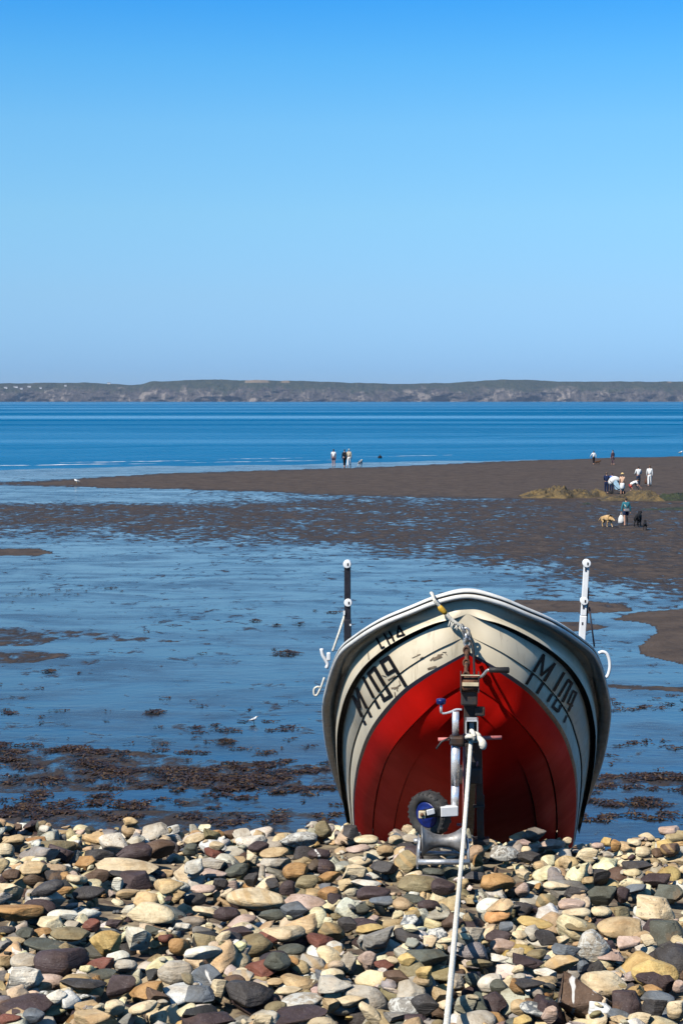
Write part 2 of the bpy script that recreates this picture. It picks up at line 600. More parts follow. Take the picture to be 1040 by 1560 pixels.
grass = t.mix(t.mapr(fine, 0.4, 0.65), (0.024, 0.034, 0.018), (0.052, 0.054, 0.030))
fieldn = t.mapr(t.noise(t.coords('World', (1, 0.3, 0)), 0.004, 2), 0.60, 0.62)
grass = t.mix(t.math('MULTIPLY', fieldn, t.mapr(sp.outputs['Z'], 92, 97)), grass, (0.20, 0.15, 0.10))
t.set('Base Color', t.mix(t.mapr(hz, 34, 76), rock, grass)).set('Roughness', 0.95).set('Specular IOR Level', 0.1)
t.set('Normal', t.bump(fine, 0.9, 14.0))
cliffs = grid_mesh('headland', Xc, Yc, Zc, t.mat)
tag(cliffs, kind='structure')

# houses on the headland, far left
t_white = worn("far_house_wall", (0.74, 0.73, 0.70), 0.8, var=0.1, scale=0.4, bump=0)
t_slate = worn("far_house_roof", (0.16, 0.15, 0.16), 0.8, var=0.2, scale=0.4, bump=0)
dpt = CD + 190


def cliff_surface(px, py):
    """first hit of the headland under a pixel"""
    r = ray(px, py)
    ok, loc, nrm, idx = cliffs.ray_cast(CAM, r.normalized())
    return loc if ok else at(px, py, dpt)


bpy.context.view_layer.update()
for (px, py, w, lab) in ((9, 591.5, 16, "tiny white house leftmost on the far headland at the edge of the photo"),
                         (24, 590.5, 22, "long white house on the far headland, second from the left edge"),
                         (33, 593.0, 13, "tiny white house lowest of the cluster on the far headland"),
                         (45, 590.0, 18, "white house in the middle of the hamlet on the far headland"),
                         (62, 592.0, 12, "small pale house right of the middle of the hamlet on the headland"),
                         (100, 588.5, 12, "lone small white house right of the hamlet on the far headland"),
                         (166, 585.0, 16, "pale house on the headland skyline left of the step up in the cliff")):
    p = cliff_surface(px, py)
    h = thing('far_house', p + Vector((0, 0, -3)), lab, 'house', 'white houses on the far headland')
    m = MB().box(p + Vector((0, 4, 0)), (w, 9, 8))
    m.build('wall', t_white, h)
    m = MB()
    z = p.z + 4.0
    a = [Vector((p.x - w / 2 - .5, p.y - 1, z)), Vector((p.x + w / 2 + .5, p.y - 1, z)), Vector((p.x + w / 2 + .5, p.y + 9, z)), Vector((p.x - w / 2 - .5, p.y + 9, z)),
         Vector((p.x - w / 2 - .5, p.y + 4, z + 4)), Vector((p.x + w / 2 + .5, p.y + 4, z + 4))]
    m.add(a, [(0, 1, 5, 4), (2, 3, 4, 5), (0, 4, 3), (1, 2, 5), (0, 3, 2, 1)], 0, False)
    m.build('roof', t_slate, h)
# ------------------------------------------------------------------ boat hull from its sheer, laps, waterline and keel
CURVES = {   # (half width px, py, forward distance) at ten matching stations from the stem to the transom
 'R':  [(0,898,10.00),(46,907,10.02),(89,924,10.10),(133,943,10.25),(171,967,10.52),(197,992,10.85),(213,1040,11.45),(218,1085,12.2),(205,1160,13.4),(175,1242,14.9)],
 'D':  [(0,924,10.050),(45,938.5,10.084),(88,953.5,10.214),(130,971.5,10.420),(158,992,10.690),(178,1018,11.020),(192,1052,11.620),(197,1100,12.336),(189,1173,13.468),(171,1256,14.900)],
 'L1': [(0,935,10.045),(45,953,10.057),(84,972,10.141),(121,994,10.300),(149,1018,10.570),(170,1050,10.900),(182,1084,11.500),(188,1128,12.240),(184,1186,13.420),(168,1268,14.900)],
 'L2': [(0,968,10.045),(40,987,10.041),(72,1006,10.093),(103,1028,10.220),(128,1053,10.490),(149,1081,10.820),(162,1110,11.420),(173,1153,12.176),(174,1206,13.388),(165,1292,14.900)],
 'W0': [(0,992,10.050),(36,1012,10.039),(68,1030,10.079),(98,1052,10.195),(125,1081,10.465),(146,1111,10.795),(159,1142,11.395),(168,1182,12.156),(170,1234,13.378),(163,1314,14.900)],
 'W1': [(0,997,10.050),(36,1017,10.039),(66,1036,10.079),(95,1058,10.195),(121,1087,10.465),(142,1116,10.795),(155,1146,11.395),(165,1186,12.156),(168,1238,13.378),(161,1320,14.900)],
 'L3': [(0,1040,10.075),(25,1053,10.085),(46,1068,10.1),(70,1092,10.13),(92,1116,10.3),(112,1142,10.6),(125,1170,11.2),(135,1212,12.1),(139,1265,13.4),(135,1345,14.9)],
 'L4': [(0,1075,10.115),(14,1083,10.12),(28,1094,10.135),(45,1112,10.17),(62,1134,10.32),(79,1160,10.6),(92,1190,11.15),(104,1235,12.05),(108,1285,13.35),(104,1362,14.9)],
 'K':  [(0,1105,10.17),(1,1118,10.2),(2,1135,10.26),(2,1155,10.36),(2,1180,10.56),(2,1208,10.85),(2,1240,11.35),(2,1280,12.2),(2,1322,13.4),(2,1380,14.9)],
}
NS = 73


def axis_px(d):
    return 712 - 7 * (d - 10) / 4.9


pa, pb = at(712, 1000, 10), at(705, 1000, 14.9)
AX = Vector((pb.x - pa.x, pb.y - pa.y, 0)).normalized()
LAT = Vector((AX.y, -AX.x, 0))          # to the right


def cpt(hw, py, d):
    r = ray(axis_px(d), py)
    k = d / r.y
    return CAM + r * k, hw / FPX * k


CV = {}
for name, pts in CURVES.items():
    arr = []
    loc = []
    for p in pts:
        c, u = cpt(*p)
        loc.append((u, c.x, c.y, c.z))
    for k in range(NS):
        # finer spacing near the stem
        f = k / (NS - 1)
        q = crom(loc, 9 * (0.35 * f * f + 0.65 * f), mirror=name in ('R', 'D'))
        q[0] = max(q[0], 0.0)
        arr.append(q)
    arr[0][0] = 0.0
    CV[name] = arr


def P3(q, side):
    return Vector((q[1], q[2], q[3])) + LAT * (q[0] * side)


BOAT_LOC = P3(CV['K'][40], 0)
boat = thing('fishing_boat', BOAT_LOC, "cream and red clinker fishing boat marked M109 hauled up bow first on the shingle", 'boat')

# materials
t = NT("gelcoat_cream")
v = t.coords('Object')
n1 = t.noise(v, 3.0, 6, 0.7, 0.4); n2 = t.noise(v, 22.0, 4, 0.7)
streak = t.noise(t.coords('Object', (9, 9, 1.2)), 2.0, 5, 0.7)
c = t.mix(t.mapr(n1, 0.40, 0.75), (0.70, 0.61, 0.45), (0.60, 0.50, 0.35))
c = t.mix(t.math('MULTIPLY', t.mapr(streak, 0.54, 0.70), 0.5), c, (0.34, 0.27, 0.18))
c = t.mix(t.math('MULTIPLY', t.mapr(n2, 0.66, 0.74), 0.5), c, (0.28, 0.22, 0.15))
t.set('Base Color', c).set('Roughness', t.mapr(n1, 0.3, 0.7, 0.30, 0.48)).set('Specular IOR Level', 0.4)
t.set('Normal', t.bump(t.noise(v, 9, 3), 0.06, 0.01))
M_CREAM = t.mat
t = NT("antifoul_red")
v = t.coords('Object')
n1 = t.noise(v, 2.2, 6, 0.7, 0.5); n2 = t.noise(v, 26.0, 4, 0.7)
c = t.mix(t.mapr(n1, 0.38, 0.72), (0.54, 0.009, 0.006), (0.45, 0.008, 0.005))
c = t.mix(t.math('MULTIPLY', t.mapr(n2, 0.66, 0.76), 0.3), c, (0.16, 0.010, 0.008))
scr = t.noise(t.coords('Object', (1.2, 2.5, 26), (0.5, 0.2, 0)), 2.0, 5, 0.75)
c = t.mix(t.math('MULTIPLY', t.mapr(scr, 0.66, 0.72), 0.35), c, (0.26, 0.05, 0.035))
t.set('Base Color', c).set('Roughness', t.mapr(n1, 0.3, 0.7, 0.48, 0.56)).set('Metallic', 0.40).set('Specular IOR Level', 0.10).set('Specular Tint', (1.0, 0.10, 0.07))  # metallic red-tinted reflection stands in for light bounced onto the underside
t.set('Normal', t.bump(t.noise(v, 5, 3), 0.10, 0.01))
M_RED = t.mat
M_NAVY = worn("boot_stripe_navy", (0.012, 0.014, 0.030), 0.4, var=0.3, scale=20)
M_RAIL = worn("gunwale_white", (0.78, 0.77, 0.73), 0.35, var=0.12, scale=12, dark=(0.66, 0.63, 0.56))
M_GROOVE = worn("gunwale_groove", (0.10, 0.075, 0.05), 0.7)
M_DECK = worn("deck_grey", (0.45, 0.45, 0.43), 0.6)
M_BLACKPAINT = worn("letter_black", (0.006, 0.006, 0.008), 0.6, var=0.2, scale=30, spec=0.15)
M_SCUFF = worn("scuff_brown", (0.20, 0.15, 0.10), 0.8, var=0.5, scale=40)

rail_in = []     # plank top hides under the gunwale
for k in range(NS):
    q = CV['R'][k].copy()
    tq = CV['R'][min(k + 1, NS - 1)] - CV['R'][max(k - 1, 0)]
    # outward direction in (lateral, along)
    along = (Vector((tq[1], tq[2], 0))).dot(AX)
    nrm = Vector((along, -tq[0])).normalized()
    if k == 0: nrm = Vector((0.0, -1.0))
    rail_in.append((q, nrm))


def rail_point(k, out, up, side):
    q, nrm = rail_in[k]
    base = P3(q, side)
    o = LAT * (nrm.x * side) + AX * nrm.y
    return base + o * out + Vector((0, 0, up))


# hull skin
hull = MB()
order = ['RI', 'D', 'L1', 'L2', 'W0', 'W1', 'L3', 'L4', 'K']
lapsize = {'D': 0.0, 'L1': 0.044, 'L2': 0.012, 'W0': 0.0, 'W1': 0.0, 'L3': 0.012, 'L4': 0.012, 'K': 0.0}
matof = {'D': 0, 'L1': 0, 'L2': 0, 'W0': 0, 'W1': 1, 'L3': 2, 'L4': 2, 'K': 2}
VS = 7


def cpoint(name, k, side):
    if name == 'RI':
        return rail_point(k, -0.048, -0.045, side)
    return P3(CV[name][k], side)


for side in (-1, 1):
    for i in range(len(order) - 1):
        a, b = order[i], order[i + 1]
        gridp = []
        for k in range(NS):
            A = cpoint(a, k, side); B = cpoint(b, k, side)
            A2 = cpoint(a, min(k + 1, NS - 1), side); B2 = cpoint(b, min(k + 1, NS - 1), side)
            A0 = cpoint(a, max(k - 1, 0), side); B0 = cpoint(b, max(k - 1, 0), side)
            tv = (A2 + B2 - A0 - B0); n = tv.cross(B - A)
            n.normalize()
            if n.dot(LAT * side - AX * 0.8 - Vector((0, 0, 0.5))) < 0: n = -n
            fade = float(sstep(0.0, 0.13, k / (NS - 1)))
            o = lapsize[b] * fade
            col = []
            for j in range(VS):
                f = j / (VS - 1)
                belly = 0.012 * math.sin(PI * f) * (B - A).length / 0.35
                col.append(A.lerp(B, f) + n * (o * float(sstep(0.0, 1.0, f)) + belly * fade))
            if o > 0:
                col.append(B.copy())
            gridp.append(col)
        m = len(gridp[0])
        vsx = [p for colp in gridp for p in colp[:VS]]
        fs = [(k * VS + j, (k + 1) * VS + j, (k + 1) * VS + j + 1, k * VS + j + 1) for k in range(NS - 1) for j in range(VS - 1)]
        hull.add(vsx, fs, matof[b])
        if m > VS:
            vsx = [p for colp in gridp for p in colp[VS - 1:]]
            fs = [(k * 2, k * 2 + 2, k * 2 + 3, k * 2 + 1) for k in range(NS - 1)]
            hull.add(vsx, fs, matof[b])
# transom
loop = [cpoint(n, NS - 1, -1) for n in order] + [cpoint(n, NS - 1, 1) for n in reversed(order)]
hull.add(loop, [tuple(range(len(loop)))], 0, False)
# rounded stem band closing the seam
HV, HF = [Vector(p) for p in hull.v], list(hull.f)
hull_o = hull.build('hull', [M_CREAM, M_NAVY, M_RED], boat)
keel = MB()
kp = [P3(CV[n][0], 0) for n in ('W0', 'L3', 'L4')] + [P3(CV['K'][k], 0) for k in range(0, NS, 6)]
keel.tube(smooth_path(kp, 50), 0.010, 8)
keel.build('keel', M_RED, boat)
HBVH = BVHTree.FromPolygons(HV, HF)

# gunwale
profile = [(-0.085, 0.0), (-0.012, 0.002), (-0.002, -0.004), (0.002, -0.014), (-0.001, -0.021), (-0.008, -0.0235), (-0.008, -0.0265), (0.001, -0.030), (0.006, -0.044),
           (0.002, -0.056), (-0.010, -0.062), (-0.050, -0.060), (-0.085, -0.045)]
gm = [0, 0, 0, 0, 1, 1, 1, 0, 0, 0, 0, 0, 0]
g = MB()
path = [(k, -1) for k in range(NS - 1, 0, -1)] + [(0, 1)] + [(k, 1) for k in range(1, NS)]
m = len(profile)
vsx = [rail_point(k, o, u, s) for (k, s) in path for (o, u) in profile]
for i in range(len(path) - 1):
    for j in range(m):
        g.f.append((i * m + j, (i + 1) * m + j, (i + 1) * m + (j + 1) % m, i * m + (j + 1) % m)); g.m.append(gm[j]); g.s.append(True)
g.v = [tuple(p) for p in vsx]
g.f.append(tuple(range(m))); g.m.append(0); g.s.append(False)
nn = len(path) - 1
g.f.append(tuple(nn * m + j for j in range(m))); g.m.append(0); g.s.append(False)
g.build('gunwale', [M_RAIL, M_GROOVE], boat)

# inside: foredeck and lower deck with side lining
dk = MB()
cols = []
for k in range(1, NS):
    f = k / (NS - 1)
    drop = 0.05 + 0.20 * float(sstep(0.34, 0.38, f))
    row = []
    for side in (-1, 1):
        a = rail_point(k, -0.075, -0.03, side); b = rail_point(k, -0.12 - 1.15 * drop, -drop - 0.03, side)
        row += [a, b] if side < 0 else [b, a]
    row.insert(2, (row[1] + row[2]) / 2 + Vector((0, 0, 0.02)))
    cols.append(row)
vsx = [p for r in cols for p in r]
fs = [(i * 5 + j, i * 5 + j + 1, (i + 1) * 5 + j + 1, (i + 1) * 5 + j) for i in range(len(cols) - 1) for j in range(4)]
dk.add(vsx, fs)
dk.build('deck', M_DECK, boat)
for f in (0.5, 0.72):
    k = int(f * (NS - 1))
    a = rail_point(k, -0.30, -0.16, -1); b = rail_point(k, -0.30, -0.16, 1)
    th = MB()
    R = Matrix((LAT, AX, Vector((0, 0, 1)))).transposed()
    th.box((a + b) / 2, ((b - a).length, 0.24, 0.035), R, 0, 0.008)
    th.build('thwart', M_DECK, boat)


# ------------------------------------------------------------------ writing on the bow
def decal(mb, strokes, off=0.005):
    for (x0, y0, x1, y1, w) in strokes:
        L = math.hypot(x1 - x0, y1 - y0)
        n = max(2, int(L / 1.6))
        ux, uy = (x1 - x0) / L, (y1 - y0) / L
        nx_, ny_ = -uy, ux
        ext = w * 0.3
        rowsp = []
        for k in range(n + 1):
            s = -ext + (L + 2 * ext) * k / n
            rr = []
            for j in (-1, -0.33, 0.33, 1):
                px = x0 + ux * s + nx_ * w * 0.5 * j; py = y0 + uy * s + ny_ * w * 0.5 * j
                rd = ray(px, py).normalized()
                loc, nr_, idx, dist = HBVH.ray_cast(CAM, rd)
                if loc is None:
                    rr = None; break
                if nr_.dot(rd) > 0: nr_ = -nr_
                rr.append(loc + nr_ * off)
            if rr is None: rowsp.append(None)
            else: rowsp.append(rr)
        for k in range(n):
            if rowsp[k] is None or rowsp[k + 1] is None: continue
            mb.add(rowsp[k] + rowsp[k + 1], [(j, j + 1, 5 + j, 4 + j) for j in range(3)], 0, True)


def tr(strokes, ox, oy, s, wf=1.0):
    return [(ox + a / s, oy + b / s, ox + c / s, oy + d / s, w / s * wf) for a, b, c, d, w in strokes]


LS = (520, 940, 8.667)
left_m109 = [(142, 1015, 318, 1412, 34), (150, 1030, 246, 1185, 30), (246, 1185, 205, 945, 30), (205, 935, 392, 1310, 36),
             (292, 795, 498, 1195, 38),
             (362, 745, 575, 1095, 44), (440, 668, 655, 1035, 50), (365, 742, 438, 668, 44), (560, 1098, 660, 1036, 46),
             (625, 530, 848, 900, 48), (530, 595, 625, 530, 52), (535, 600, 612, 748, 46), (612, 750, 715, 690, 44)]
left_lh4 = [(462, 270, 536, 412, 26), (536, 412, 600, 380, 26), (560, 212, 650, 385, 26), (630, 182, 710, 345, 26), (600, 298, 680, 262, 22),
            (755, 106, 838, 272, 26), (752, 110, 742, 262, 24), (742, 264, 836, 236, 24)]
RS = (780, 970, 8.667)
right_m109 = [(405, 240, 182, 618, 38), (408, 250, 376, 500, 32), (376, 505, 548, 358, 34), (550, 355, 322, 738, 38),
              (672, 478, 462, 848, 36),
              (730, 568, 526, 918, 30), (776, 612, 596, 985, 34), (730, 568, 778, 612, 34), (526, 920, 594, 985, 36),
              (836, 740, 676, 1125, 26), (792, 712, 838, 742, 28), (792, 714, 726, 872, 24), (726, 874, 784, 910, 24)]
for st, par, cuts in ((left_m109, LS, (0, 4, 5, 9, 13)), (left_lh4, LS, (0, 2, 5, 8)), (right_m109, RS, (0, 4, 5, 9, 13))):
    for a, b in zip(cuts[:-1], cuts[1:]):
        mb = MB(); decal(mb, tr(st[a:b], *par)); mb.build('letter', M_BLACKPAINT, boat)
for st, par in (([(352, 455, 366, 575, 9), (935, 540, 1040, 492, 9), (1000, 500, 1040, 488, 6), (665, 940, 745, 930, 22), (700, 950, 782, 890, 16), (735, 945, 740, 975, 12),
              (540, 770, 590, 785, 12), (620, 830, 712, 775, 18), (705, 990, 715, 1060, 10), (765, 840, 775, 890, 10)], LS), ([(115, 862, 150, 830, 16), (150, 850, 230, 815, 34), (190, 830, 205, 800, 20), (215, 800, 250, 790, 14), (90, 958, 165, 935, 24), (120, 950, 180, 930, 14),
              (0, 838, 30, 822, 10), (250, 770, 290, 768, 8), (280, 780, 300, 800, 6)], (640, 890, 7.43))):
    for s_ in st:
        sc = MB(); decal(sc, tr([s_], *par), 0.003); sc.build('scuff_mark', M_SCUFF, boat)

# ------------------------------------------------------------------ posts, stays, cleats along the gunwale
M_POSTD = worn("post_dark", (0.018, 0.018, 0.026), 0.4, var=0.3)
M_POSTW = worn("post_white", (0.82, 0.82, 0.82), 0.3, var=0.08)
M_DISC = worn("roller_white", (0.85, 0.85, 0.84), 0.4, var=0.05)
M_ROPEW = worn("rope_white", (0.74, 0.70, 0.60), 0.85, var=0.25, scale=60)
M_LINED = worn("line_dark", (0.03, 0.03, 0.045), 0.7)


def post(top, bot, d, w, mat, discs):
    a, b = at(*top, d), at(*bot, d)
    dirv = (b - a).normalized()
    # run on down to the deck
    b = b + dirv * 0.12
    mb = MB()
    R = Matrix((LAT, AX, Vector((0, 0, 1)))).transposed()
    # square tube with a slightly wider lower sleeve
    mid = a.lerp(b, 0.48)
    for (p, q, ww) in ((a, mid, w), (mid, b, w * 1.16)):
        dv = (q - p).normalized()
        u = (LAT - dv * LAT.dot(dv)).normalized(); v_ = dv.cross(u)
        RR = Matrix((u, v_, dv)).transposed()
        mb.box((p + q) / 2, (ww, ww, (q - p).length), RR, 0, 0.006)
    po = mb.build('post', mat, boat)
    for (px, py) in discs:
        c = at(px, py, d)
        m2 = MB()
        m2.lathe([(-0.04, 0.026), (-0.039, 0.030), (-0.03, 0.031), (0.03, 0.031), (0.039, 0.030), (0.04, 0.026)], c, AX, 20)
        m2.build('roller', M_DISC, po)
        m3 = MB()
        m3.box(c - AX * 0.0415 + LAT * 0.006, (0.010, 0.003, 0.020), R, 0)
        m3.build('roller_pin', M_POSTD, po)
    return po


DP = 12.3
pl = post((529, 859), (529.5, 1010), DP, 0.047, M_POSTD, [(529, 859), (530.5, 917.5)])
pr = post((892.8, 858), (884, 1000), DP, 0.044, M_POSTW, [(892.8, 858), (889, 915)])
mb = MB(); mb.box(at(533.5, 952, DP - 0.03), (0.012, 0.01, 0.014)); mb.box(at(524, 933.5, DP - 0.03), (0.014, 0.014, 0.03)); mb.build('bolt', M_DISC, pl)
mb = MB()
for y in (868, 925, 950): mb.box(at(892 - (y - 860) * 0.06, y, DP - 0.024), (0.012, 0.006, 0.022))
mb.build('bolt', M_LINED, pr)
mb = MB(); mb.tube([at(524.5, 938, DP), at(516, 965, DP), at(506.5, 992, 12.2)], 0.009, 8); mb.build('stay', M_ROPEW, boat)
mb = MB(); mb.tube([at(526, 950, DP), at(524.5, 972, DP)], 0.006, 6); mb.build('stay', M_LINED, boat)
mb = MB(); mb.tube([at(896, 895, DP), at(893, 950, DP)], 0.006, 6); mb.tube([at(897, 925, DP), at(904.5, 985, DP)], 0.007, 6); mb.build('stay', M_LINED, boat)
mb = MB()
mb.tube(smooth_path([at(489.5, 988, 11.9), at(491.5, 998, 11.9), at(495.5, 1005, 11.9), at(499, 1012, 11.9), at(497, 1018, 11.9)], 14), 0.014, 8)
mb.box(at(500.5, 1000, 11.9), (0.030, 0.04, 0.06), None, 0, 0.008)
mb.build('cleat', M_POSTW, boat)
mb = MB()
mb.tube(smooth_path([at(494, 1032, 11.9), at(490, 1044, 11.9), at(487, 1051, 11.9), at(482.5, 1059, 11.9), at(478.5, 1058, 11.9), at(478.5, 1050, 11.9), at(483, 1046.5, 11.9), at(487.5, 1047, 11.9)], 34), 0.008, 8)
mb.build('rope_loop', M_ROPEW, boat)
mb = MB()
mb.tube(smooth_path([at(911, 995, 12.0), at(917, 993, 12.0), at(923.5, 996, 12.0), at(927.5, 1006, 12.0), at(928, 1018, 12.0), at(925, 1029, 12.0), at(921.5, 1032, 12.0)], 30), 0.0125, 8)
mb.build('hose_loop', M_POSTW, boat)
mb = MB()
for (px, py, d) in ((905, 1138, 12.9), (907.5, 1146, 13.0)): mb.box(at(px, py, d), (0.06, 0.06, 0.05), None, 0, 0.01)
mb.build('side_fitting', M_LINED, boat)

# ------------------------------------------------------------------ bow tether: rope, yellow sleeve and shackles
M_YEL = worn("yellow_sleeve", (0.62, 0.36, 0.03), 0.6, var=0.3, scale=40)
M_GALV = worn("galvanised", (0.55, 0.56, 0.57), 0.42, 0.7, var=0.3, scale=30)
M_RUST = worn("rusty_iron", (0.16, 0.075, 0.04), 0.85, 0.2, var=0.6, scale=40, dark=(0.05, 0.03, 0.025))
M_BLACK = worn("black_rubber", (0.012, 0.012, 0.013), 0.65, var=0.3, scale=30)
tp = at(690, 945, 9.95)
tether = thing('bow_tether', tp, "short white and yellow bow rope ending in silver shackles over the boat's stem", 'rope')


def twisted(mb, pts, r, n, turns=9, strands=3):
    path = smooth_path(pts, n)
    for s in range(strands):
        q = []
        for i, p in enumerate(path):
            tt = (path[min(i + 1, n - 1)] - path[max(i - 1, 0)]).normalized()
            u = tt.cross(Vector((0, 0, 1)) if abs(tt.z) < 0.9 else Vector((1, 0, 0))).normalized(); w = tt.cross(u)
            a = 2 * PI * (turns * i / (n - 1) + s / strands)
            q.append(p + (u * math.cos(a) + w * math.sin(a)) * r * 0.48)
        mb.tube(q, r * 0.60, 7)


mb = MB(); twisted(mb, [at(656.5, 903.5, 10.15), at(658.5, 906, 10.0), at(661, 914, 9.95), at(669, 923.5, 9.95)], 0.011, 30, 6)
mb.build('rope', M_ROPEW, tether)
mb = MB(); mb.tube([at(668.5, 923, 9.95), at(671, 927, 9.95), at(676, 932, 9.95), at(679.5, 935.5, 9.95)], [0.012, 0.019, 0.018, 0.012], 10)
mb.build('yellow_sleeve', M_YEL, tether)
mb = MB(); twisted(mb, [at(679, 935, 9.95), at(686, 943, 9.95), at(694, 949.5, 9.95), at(703, 955.5, 9.96)], 0.013, 44, 9)
for k in range(7):
    f = k / 6
    p = at(686 + 13 * f, 943 + 10 * f, 9.95)
    mb.tube([p, p + Vector((random.uniform(-.03, .01), -.02, random.uniform(-.045, -.01)))], 0.004, 5)
mb.build('rope', M_ROPEW, tether)


def ring(mb, c, R_, r, axis, n=16, stretch=1.0, sdir=None):
    ax = Vector(axis).normalized()
    u = ax.cross(Vector((0, 0, 1)) if abs(ax.z) < 0.9 else Vector((1, 0, 0))).normalized(); w = ax.cross(u)
    pts = [Vector(c) + u * math.cos(2 * PI * k / n) * R_ + w * math.sin(2 * PI * k / n) * R_ * stretch for k in range(n + 1)]
    mb.tube(pts, r, 8, caps=False)


for i, (px, py, ax) in enumerate(((705.5, 957.5, (1, -.3, .5)), (709.5, 963, (.2, 1, .2)), (708, 971, (1, .3, 0)), (711, 978, (.3, 1, 0)))):
    mb = MB(); ring(mb, at(px, py, 9.97), 0.020, 0.0075, ax, stretch=1.35); mb.build('shackle', M_GALV, tether)
mb = MB(); ring(mb, at(713, 969, 10.06), 0.03, 0.011, (1, 0, 0)); mb.build('bow_eye', M_GALV, boat)
# ------------------------------------------------------------------ launching trailer under the boat
M_STEEL = worn("trailer_steel", (0.040, 0.042, 0.045), 0.55, 0.3, var=0.5, scale=14, dark=(0.07, 0.04, 0.025))
M_CHROME = worn("bright_zinc", (0.86, 0.86, 0.88), 0.25, 0.55, var=0.08, scale=20, bump=0.05)
M_WHITEM = worn("white_metal", (0.78, 0.78, 0.78), 0.35, var=0.1)
M_BLUE = worn("blue_plastic", (0.004, 0.018, 0.16), 0.4, var=0.5, scale=24)
M_PINK = worn("faded_red_paint", (0.62, 0.20, 0.18), 0.6, var=0.3, scale=40)
M_STRAP = worn("cream_strap", (0.66, 0.55, 0.36), 0.8)
M_TYRE = worn("tyre_rubber", (0.022, 0.022, 0.023), 0.75, var=0.4, scale=30, dark=(0.05, 0.045, 0.04))
dT = 9.75
tl = at(718, 1108, 9.6)
trailer = thing('boat_trailer', Vector((tl.x, tl.y, float(top_z(tl.x, tl.y)))), "dark steel launching trailer with winch post and jockey wheel under the boat's bow", 'trailer')
R_AX = Matrix((LAT, AX, Vector((0, 0, 1)))).transposed()


def beam(mb, a, b, w, h, mat=0, bev=0.004):
    a = Vector(a); b = Vector(b)
    dv = (b - a).normalized()
    u = (LAT - dv * LAT.dot(dv)).normalized() if abs(dv.dot(LAT)) < 0.9 else (AX - dv * AX.dot(dv)).normalized()
    v_ = dv.cross(u)
    mb.box((a + b) / 2, (w, h, (b - a).length), Matrix((u, v_, dv)).transposed(), mat, bev)


def axp(d, z, u=0.0):
    p = at(axis_px(d) + 4, 1000, d)
    p = Vector((p.x, p.y, z)) + LAT * u
    return p


z0 = tl.z
A0 = Vector((tl.x, tl.y, z0)); A1 = axp(11.0, z0 - 0.95); A2 = axp(14.7, 1.98)
mb = MB(); beam(mb, A0, A1, 0.075, 0.075); beam(mb, A1, A2, 0.075, 0.075)
for s in (-1, 1):
    beam(mb, axp(12.9, 2.86, 0.02 * s), axp(13.9, 2.32, 0.62 * s), 0.06, 0.06)
mb.build('drawbar', M_STEEL, trailer)
mb = MB(); beam(mb, axp(13.9, 2.24, -0.80), axp(13.9, 2.24, 0.80), 0.06, 0.06); mb.build('axle', M_STEEL, trailer)
for s in (-1, 1):
    c = axp(13.9, 2.30, 0.86 * s)
    c.z = float(top_z(c.x, c.y)) + 0.27
    mb = MB(); mb.lathe([(-0.08, 0.16), (-0.085, 0.24), (-0.05, 0.28), (0.05, 0.28), (0.085, 0.24), (0.08, 0.16)], c, LAT, 28, 0, True)
    w = mb.build('road_wheel', M_TYRE, trailer)
    mb = MB(); mb.lathe([(-0.05, 0.03), (-0.06, 0.12), (-0.075, 0.165), (0.075, 0.165), (0.06, 0.12), (0.05, 0.03)], c, LAT, 24); mb.build('rim', M_GALV, w)

# coupling end of the drawbar: bright square tube with a dark mouth and a pale tongue
cE = at(718, 1106, 9.52)
mb = MB()
for (dx, dz, w, h) in ((-0.034, 0, 0.008, 0.086), (0.034, 0, 0.008, 0.086), (0, 0.039, 0.076, 0.008), (0, -0.039, 0.076, 0.008)):
    mb.box(cE + LAT * dx + Vector((0, 0, dz)), (w, 0.10, h), R_AX, 0, 0.002)
cp = mb.build('coupling', M_CHROME, trailer)
mb = MB(); mb.box(cE + AX * 0.03 + Vector((0, 0, 0.002)), (0.030, 0.06, 0.060), R_AX, 0, 0.004); mb.build('tongue', M_WHITEM, cp)
mb = MB(); mb.box(cE + AX * 0.062, (0.062, 0.02, 0.074), R_AX); mb.build('dark_mouth', M_BLACK, cp)  # black sheet across the inside of the tube

# winch post, dark upright beside it down to the cobbles
pb_ = at(716, 1190, dT); pt = at(716, 1050, dT)
mb = MB(); beam(mb, pt, pb_, 0.080, 0.070)
mb.box(at(730.5, 1083.5, dT - 0.05), (0.06, 0.04, 0.056), R_AX, 0, 0.008)
mb.box(at(716, 1180, dT - 0.02), (0.13, 0.10, 0.10), R_AX, 0, 0.01)
mb.build('winch_post', M_STEEL, trailer)
pg = at(728, 1130, dT - 0.02); pgb = Vector((pg.x + 0.02, pg.y, float(top_z(pg.x, pg.y)) + 0.0))
mb = MB(); beam(mb, pg, pgb, 0.042, 0.042)
mb.box(at(736, 1222, dT - 0.02), (0.012, 0.04, 0.085), R_AX, 0, 0.002)
mb.box(at(729, 1228, dT - 0.03), (0.070, 0.05, 0.012), R_AX, 0, 0.002)
mb.box(pgb + Vector((0, 0, 0.02)), (0.10, 0.10, 0.03), R_AX, 0, 0.006)
mb.build('dark_upright', M_STEEL, trailer)
mb = MB(); mb.tube([at(706.5, 1118, 9.62), at(706.5, 1170, 9.64), at(705.5, 1262, 9.66)], 0.0085, 8)
mb.tube([at(726.5, 1160, 9.68), at(726, 1168, 9.68)], 0.006, 6); mb.box(at(699, 1256, 9.6), (0.03, 0.02, 0.012), R_AX)
mb.build('brake_rod', M_PINK, trailer)

